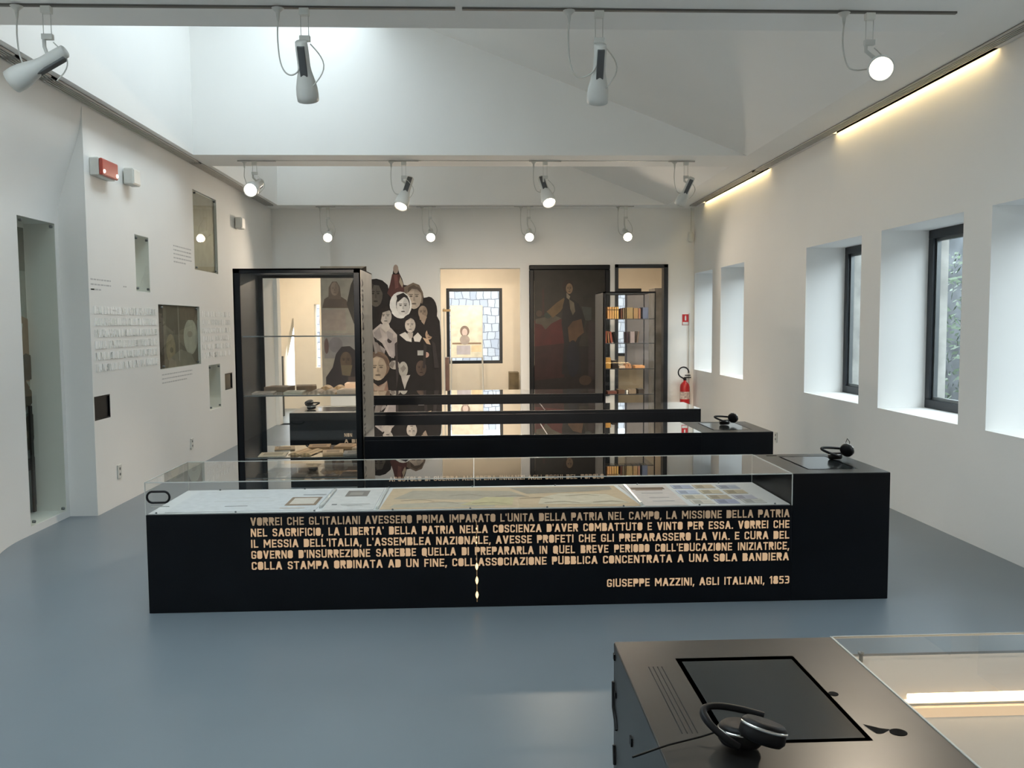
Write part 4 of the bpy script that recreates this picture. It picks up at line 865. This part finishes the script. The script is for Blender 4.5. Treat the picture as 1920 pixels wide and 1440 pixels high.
# sleeves, lace, necks and shading that break up the plain areas
for q in ([(706, 626), (716, 616), (720, 634), (712, 640)], [(728, 622), (740, 628), (738, 642), (730, 636)], [(716, 648), (726, 656), (724, 664), (718, 656)]): p.poly(q, (140, 130, 128))
p.poly([(722, 609), (732, 609), (735, 618), (727, 626), (719, 618)], (176, 164, 154)); p.poly([(714, 606), (718, 584), (729, 579), (738, 588), (733, 586), (722, 590), (719, 604)], (40, 32, 32))
p.poly([(756, 604), (762, 596), (772, 594), (781, 599), (784, 612), (779, 604), (770, 600), (761, 606), (758, 618)], (34, 28, 30)); p.poly([(764, 626), (774, 626), (773, 635), (768, 637)], (166, 152, 142))
p.poly([(695.5 + 2, 664), (706, 660), (716, 664), (728, 672), (733, 688), (728, 684), (722, 672), (710, 668), (701, 674), (698, 690)], (96, 72, 56)); p.poly([(742, 646), (746, 642), (748, 700), (744, 726)], (52, 44, 46)); p.poly([(792, 646), (797, 650), (794, 690), (790, 690)], (44, 37, 38))
p.poly([(700, 542), (704, 538), (708, 541), (701, 560), (698, 570)], (60, 50, 46)); p.poly([(767, 546), (776, 541), (786, 547), (789, 556), (782, 549), (773, 548), (765, 556)], (88, 70, 56)); p.poly([(736, 676), (742, 680), (738, 690), (732, 686)], (110, 102, 96)); p.poly([(751, 690), (757, 684), (761, 690), (755, 698)], (118, 112, 106))
p.poly([(700, 620), (703, 618), (712, 662), (708, 664)], (128, 118, 114)); p.poly([(806, 640), (812, 646), (818, 690), (810, 690)], (46, 39, 41))
single(p.mb, 'portrait_print', M['print'], 'cut-out print of a crowd of old portraits on the end wall', 'wall print', (-1.15, YB, 1.3))
p = Pic(endwall(YB), 1.35)
p.rect(616, 508, 695, 740, (150, 142, 130)); p.poly([(616, 585), (658, 585), (658, 622), (616, 622)], (150, 136, 126)); p.rect(620, 628, 688, 672, (126, 122, 120)); p.ell(624, 650, 4, 14, (92, 72, 68)); p.ell(640, 648, 12, 14, (112, 106, 108))
p.poly([(618, 582), (622, 566), (632, 560), (648, 560), (660, 568), (663, 582)], (92, 78, 68)); p.poly([(629, 566), (630, 545), (636, 535), (644, 535), (649, 545), (651, 566)], (104, 88, 78)); p.face(640, 548, 7, 12, (138, 120, 106), .8)
p.poly([(668, 540), (680, 515), (695, 508), (695, 620), (672, 610), (660, 575)], (62, 55, 48)); p.poly([(622, 735), (622, 706), (634, 688), (640, 664), (650, 651), (664, 650), (676, 660), (695, 640), (695, 740)], (44, 36, 36)); p.face(657, 676, 10, 16, (84, 68, 52), .6); p.poly([(648, 684), (668, 684), (664, 704), (650, 702)], (96, 84, 64)); p.rect(660, 705, 674, 735, (72, 60, 54))
single(p.mb, 'portrait_print', M['print'], 'sepia print of a seated bust and a bearded man, seen through the tall cabinet', 'wall print', (-2.0, YB, 1.3))
# painting
o_ = (1.51, YB, .45); t = thing('framed_painting', 'large dark oil painting in a black frame on the end wall', 'painting', o_)
f = MB(); x0, x1, z0, z1 = .862, 2.16, .42, 2.522; q = .075
for (r0, r1, s0, s1) in ((x0, x1, z0, z0 + q), (x0, x1, z1 - q, z1), (x0, x0 + q, z0 + q, z1 - q), (x1 - q, x1, z0 + q, z1 - q)): f.box(r0, r1, YB - .07, YB - .001, s0, s1)
f.build('frame', M['black'], t, 0.012, o_)
f = MB(); f.box(x0 + q - .006, x0 + q + .004, YB - .055, YB - .02, z0 + .5, z1 - .25); f.build('gilt_edge', mat('gilt', (.30, .26, .20), .4), t, 0, o_)
p = Pic(lambda a, b, d: (.862 + a, YB - .02 - d, 2.522 - b), 0.8, .0004); 
p.rect(.05, .05, 1.25, 2.06, (40, 37, 31)); p.rect(.05, 1.3, 1.25, 2.06, (28, 22, 22)); p.poly([(.08, .88), (.28, .92), (.52, .86), (.58, .95), (.58, 1.75), (.08, 1.8)], (72, 24, 24)); p.poly([(.08, 1.3), (.56, 1.25), (.56, 1.8), (.08, 1.85)], (44, 20, 20)); p.poly([(.1, .86), (.40, .80), (.52, .85), (.36, .93), (.26, 1.03), (.2, .95), (.1, .93)], (74, 68, 58)); p.rect(.21, .38, .24, .8, (56, 34, 30)); p.ell(.16, .77, .05, .05, (72, 56, 46)); p.ell(.30, .80, .06, .05, (44, 56, 48))
p.poly([(.28, .74), (.44, .60), (.56, .52), (.60, .60), (.50, .74), (.38, .84)], (98, 78, 52)); p.poly([(.58, .50), (.72, .56), (.80, .62), (.90, .86), (.88, 1.0), (.80, 1.25), (.84, 1.75), (.52, 1.75), (.56, 1.25), (.52, .92), (.54, .65)], (24, 22, 24)); p.poly([(.64, .54), (.72, .60), (.74, .74), (.70, .80), (.66, .70)], (96, 88, 74)); p.ell(.62, .33, .09, .10, (40, 28, 22)); p.face(.645, .375, .055, .085, (132, 108, 84), .5); p.poly([(.60, .44), (.66, .50), (.64, .55), (.60, .52)], (130, 120, 104))
p.poly([(.70, .90), (.84, .86), (.88, 1.08), (.78, 1.16), (.72, 1.28), (.64, 1.22), (.62, 1.0)], (80, 58, 40)); p.poly([(.84, .66), (1.0, .68), (1.0, .9), (.90, .88)], (58, 62, 58)); p.ell(1.0, 1.0, .10, .12, (36, 28, 26)); p.rect(.95, .9, 1.12, 1.85, (42, 34, 34)); p.ell(.90, 1.85, .10, .08, (58, 44, 34)); p.ell(.7, 1.5, .1, .3, (22, 22, 30))
p.mb.build('canvas', M['paint'], t, 0, o_)
# fire extinguisher, sign, conduit, detector
o_ = (3.37, YB - .10, .30); t = thing('fire_extinguisher', 'red fire extinguisher with black hose hung in the far right corner', 'fire extinguisher', o_)
MB().lathe([(0, -.06), (.06, -.06), (.075, -.045), (.078, 0), (.078, .27), (.07, .31), (.045, .345), (.022, .36), (.022, .38)], (3.37, YB - .10, .28), (0, 0, 1), 24, False, True).build('cylinder', M['red'], t, 0, o_)
MB().lathe([(.079, 0), (.079, .12)], (3.37, YB - .10, .36), (0, 0, 1), 24, False, False).build('label', mat('extinguisher_label', (.75, .55, .5), .6, noise=.5, nscale=25), t, 0, o_)
b = MB(); b.lathe([(.022, 0), (.026, .02), (.02, .05)], (3.37, YB - .10, .66), (0, 0, 1), 14); b.box(3.365, 3.47, YB - .11, YB - .09, .70, .715); b.box(3.37, 3.46, YB - .11, YB - .09, .735, .75); b.build('valve', M['rubber'], t, 0, o_)
hp = [Vector((3.35, YB - .10, .69))]
for k in range(17):
    an = math.radians(-110 - k * 16); hp.append(Vector((3.345 + .085 * math.cos(an), YB - .11, .79 + .085 * math.sin(an))))
MB().tube(hp, .011, 8).build('hose', M['rubber'], t, 0, o_)
MB().box(3.35, 3.39, YB - .025, YB, .45, .62).build('wall_hook', M['steel'], t, 0, o_)
o_ = (3.395, YB, 1.64); t = thing('extinguisher_sign', 'small red and white extinguisher sign in the far right corner', 'sign', o_)
MB().box(3.345, 3.448, YB - .006, YB, 1.55, 1.725).build('panel', M['red'], t, 0, o_)
b = MB(); b.box(3.352, 3.441, YB - .0075, YB - .006, 1.557, 1.60); b.box(3.385, 3.408, YB - .0075, YB - .006, 1.625, 1.69); b.box(3.39, 3.403, YB - .0075, YB - .006, 1.69, 1.705); b.build('pictogram', M['offwhite'], t, 0, o_)
b = MB(); b.tube([(3.455, YB - .015, .55), (3.455, YB - .015, 1.74)], .008, 8); single(b, 'conduit_pipe', M['cable'], 'thin vertical pipe below the extinguisher sign', 'pipe', (3.455, YB - .015, .55))
o_ = (3.46, YB - .06, 2.98); t = thing('detector', 'small white cylinder detector in the far right ceiling corner', 'detector', o_)
MB().lathe([(.03, 0), (.042, .02), (.042, .12), (.03, .16)], (3.46, YB - .06, 2.88), (0, 0, 1), 18).build('body', M['offwhite'], t, 0, o_)
MB().tube([(3.46, YB - .06, 3.04), (3.46, YB - .06, ZC)], .008, 6).build('stem', M['offwhite'], t, 0, o_)

# ---- things in the back room
o_ = (-.16, 15.9, 0); t = thing('display_board', 'cream poster with a portrait on a stand beyond the middle opening', 'poster', o_)
p = Pic(lambda a, b, d: (a, 15.88 - d, b), 2.0); p.rect(-.45, .98, .12, 1.92, (226, 212, 176)); p.rect(-.45, 1.0, .12, 1.28, (196, 186, 172)); p.rect(-.43, 1.22, .10, 1.25, (120, 104, 90)); p.rect(-.35, 1.03, -.1, 1.2, (150, 150, 160)); p.rect(-.08, 1.08, .10, 1.2, (188, 172, 148)); p.ell(-.20, 1.46, .085, .10, (110, 100, 96)); p.ell(-.20, 1.44, .05, .07, (170, 160, 160)); p.ell(-.20, 1.30, .09, .09, (138, 132, 130)); p.rect(-.28, 1.24, -.12, 1.32, (138, 132, 130))
p.mb.build('poster_sheet', M['print'], t, 0, o_)
b = MB(); b.box(-.46, .13, 15.885, 15.90, .97, 1.93); b.tube([(-.45, 15.92, .97), (-.47, 15.95, .0)], .015, 8); b.tube([(.12, 15.92, .97), (.14, 15.95, .0)], .015, 8); b.build('stand', M['offwhite'], t, 0, o_)
b = MB(); b.box(.62, .80, 16.1, 16.5, .0, .68); single(b, 'wooden_box', mat('olive_wood', (.15, .11, .055), .6, noise=.3), 'small olive-brown wooden cabinet low in the middle opening', 'cabinet', (.71, 16.3, 0))
o_ = (-.50, 14.6, 0); t = thing('lamp_stand', 'slim pole with a small brass bracket just inside the middle opening', 'pole', o_)
MB().tube([(-.53, 14.6, 0), (-.53, 14.6, 1.86)], .012, 8).build('pole', M['offwhite'], t, 0, o_)
MB().box(-.55, -.42, 14.58, 14.62, 1.80, 1.84).build('bracket', mat('brass', (.25, .17, .08), .4, metal=.5), t, 0.004, o_)
b = MB(); b.box(-.545, -.46, 14.75, 15.1, 0, 1.02); single(b, 'brown_cabinet', mat('dark_brown_wood', (.12, .06, .045), .4, noise=.25), 'narrow dark brown cupboard edge at the left of the middle opening', 'cupboard', (-.5, 14.7, 0))
o_ = (2.95, 15.6, 0); t = thing('tall_panel', 'pale grey-blue tall panel standing beyond the black-lined opening', 'panel', o_)
MB().box(2.69, 3.10, 15.3, 15.34, .02, 2.10).build('panel', mat('pale_panel', (.42, .42, .46), .6), t, 0, o_)
MB().box(2.66, 2.69, 15.29, 15.35, 0, 2.12).build('edge', mat('blue_edge', (.10, .11, .16), .5), t, 0, o_)
b = MB(); b.box(3.06, 3.5, 14.7, 15.2, 0, 2.18); single(b, 'grey_cupboard', mat('grey_board', (.22, .21, .20), .7, noise=.25, nscale=5), 'tall grey cupboard at the right of the black-lined opening', 'cupboard', (3.2, 15.2, 0))
b = MB(); b.box(2.44, 2.90, 14.75, 14.78, .02, .87); single(b, 'low_board', mat('tan_board', (.36, .30, .22), .7), 'low tan board behind the bookcase\'s bottom shelves', 'board', (2.6, 14.76, 0))
b = MB(); b.box(-3.47, -3.37, 15.2, 15.3, 0, 1.05); single(b, 'dark_bin', M['black'], 'narrow black stand in the left opening behind the cabinet', 'stand', (-3.42, 15.25, 0))
lamp('back_room_lamp', 'AREA', (-2.6, 15.4, 2.95), 42, (1.0, .80, .58), (0, 0, -1), shape='DISK', size=.5)
lamp('back_room_lamp', 'AREA', (0.0, 15.3, 2.95), 36, (1.0, .80, .58), (0, 0, -1), shape='DISK', size=.5)
lamp('back_room_lamp', 'AREA', (2.7, 15.2, 2.95), 11, (1.0, .76, .52), (0, 0, -1), shape='DISK', size=.4)

# ---- planting outside the windows
def bush(label, x, y, h, n, seed):
    rnd = random.Random(seed); o_ = (x, y, -.5); t = thing('garden_bush', label, 'bush', o_, 'bushes outside the windows')
    b = MB()
    for k in range(5): b.tube([(x, y, -.5), (x + rnd.uniform(-.1, .1), y + rnd.uniform(-.1, .1), h * .4), (x + rnd.uniform(-.35, .35), y + rnd.uniform(-.4, .4), h * .9)], [.03, .02, .008], 6)
    b.build('stems', M['dark_stone'], t, 0, o_)
    b = MB()
    for k in range(n):
        c = Vector((x + rnd.gauss(0, .3), y + rnd.gauss(0, .45), .2 + (h - .2) * rnd.random())); a = Vector((rnd.gauss(0, 1), rnd.gauss(0, 1), rnd.gauss(0, 1))).normalized(); u = a.orthogonal().normalized(); l_ = rnd.uniform(.04, .08)
        b.quad(c - a * l_, c + u * l_ * .4, c + a * l_, c - u * l_ * .4)
    b.build('foliage', M['leaf'], t, 0, o_)
bush('leafy bush seen through the window nearest the right edge of the picture', 7.2, 12.1, 2.6, 900, 1)
bush('leafy bush seen through the middle window of the right wall', 7.0, 15.5, 2.4, 700, 2)
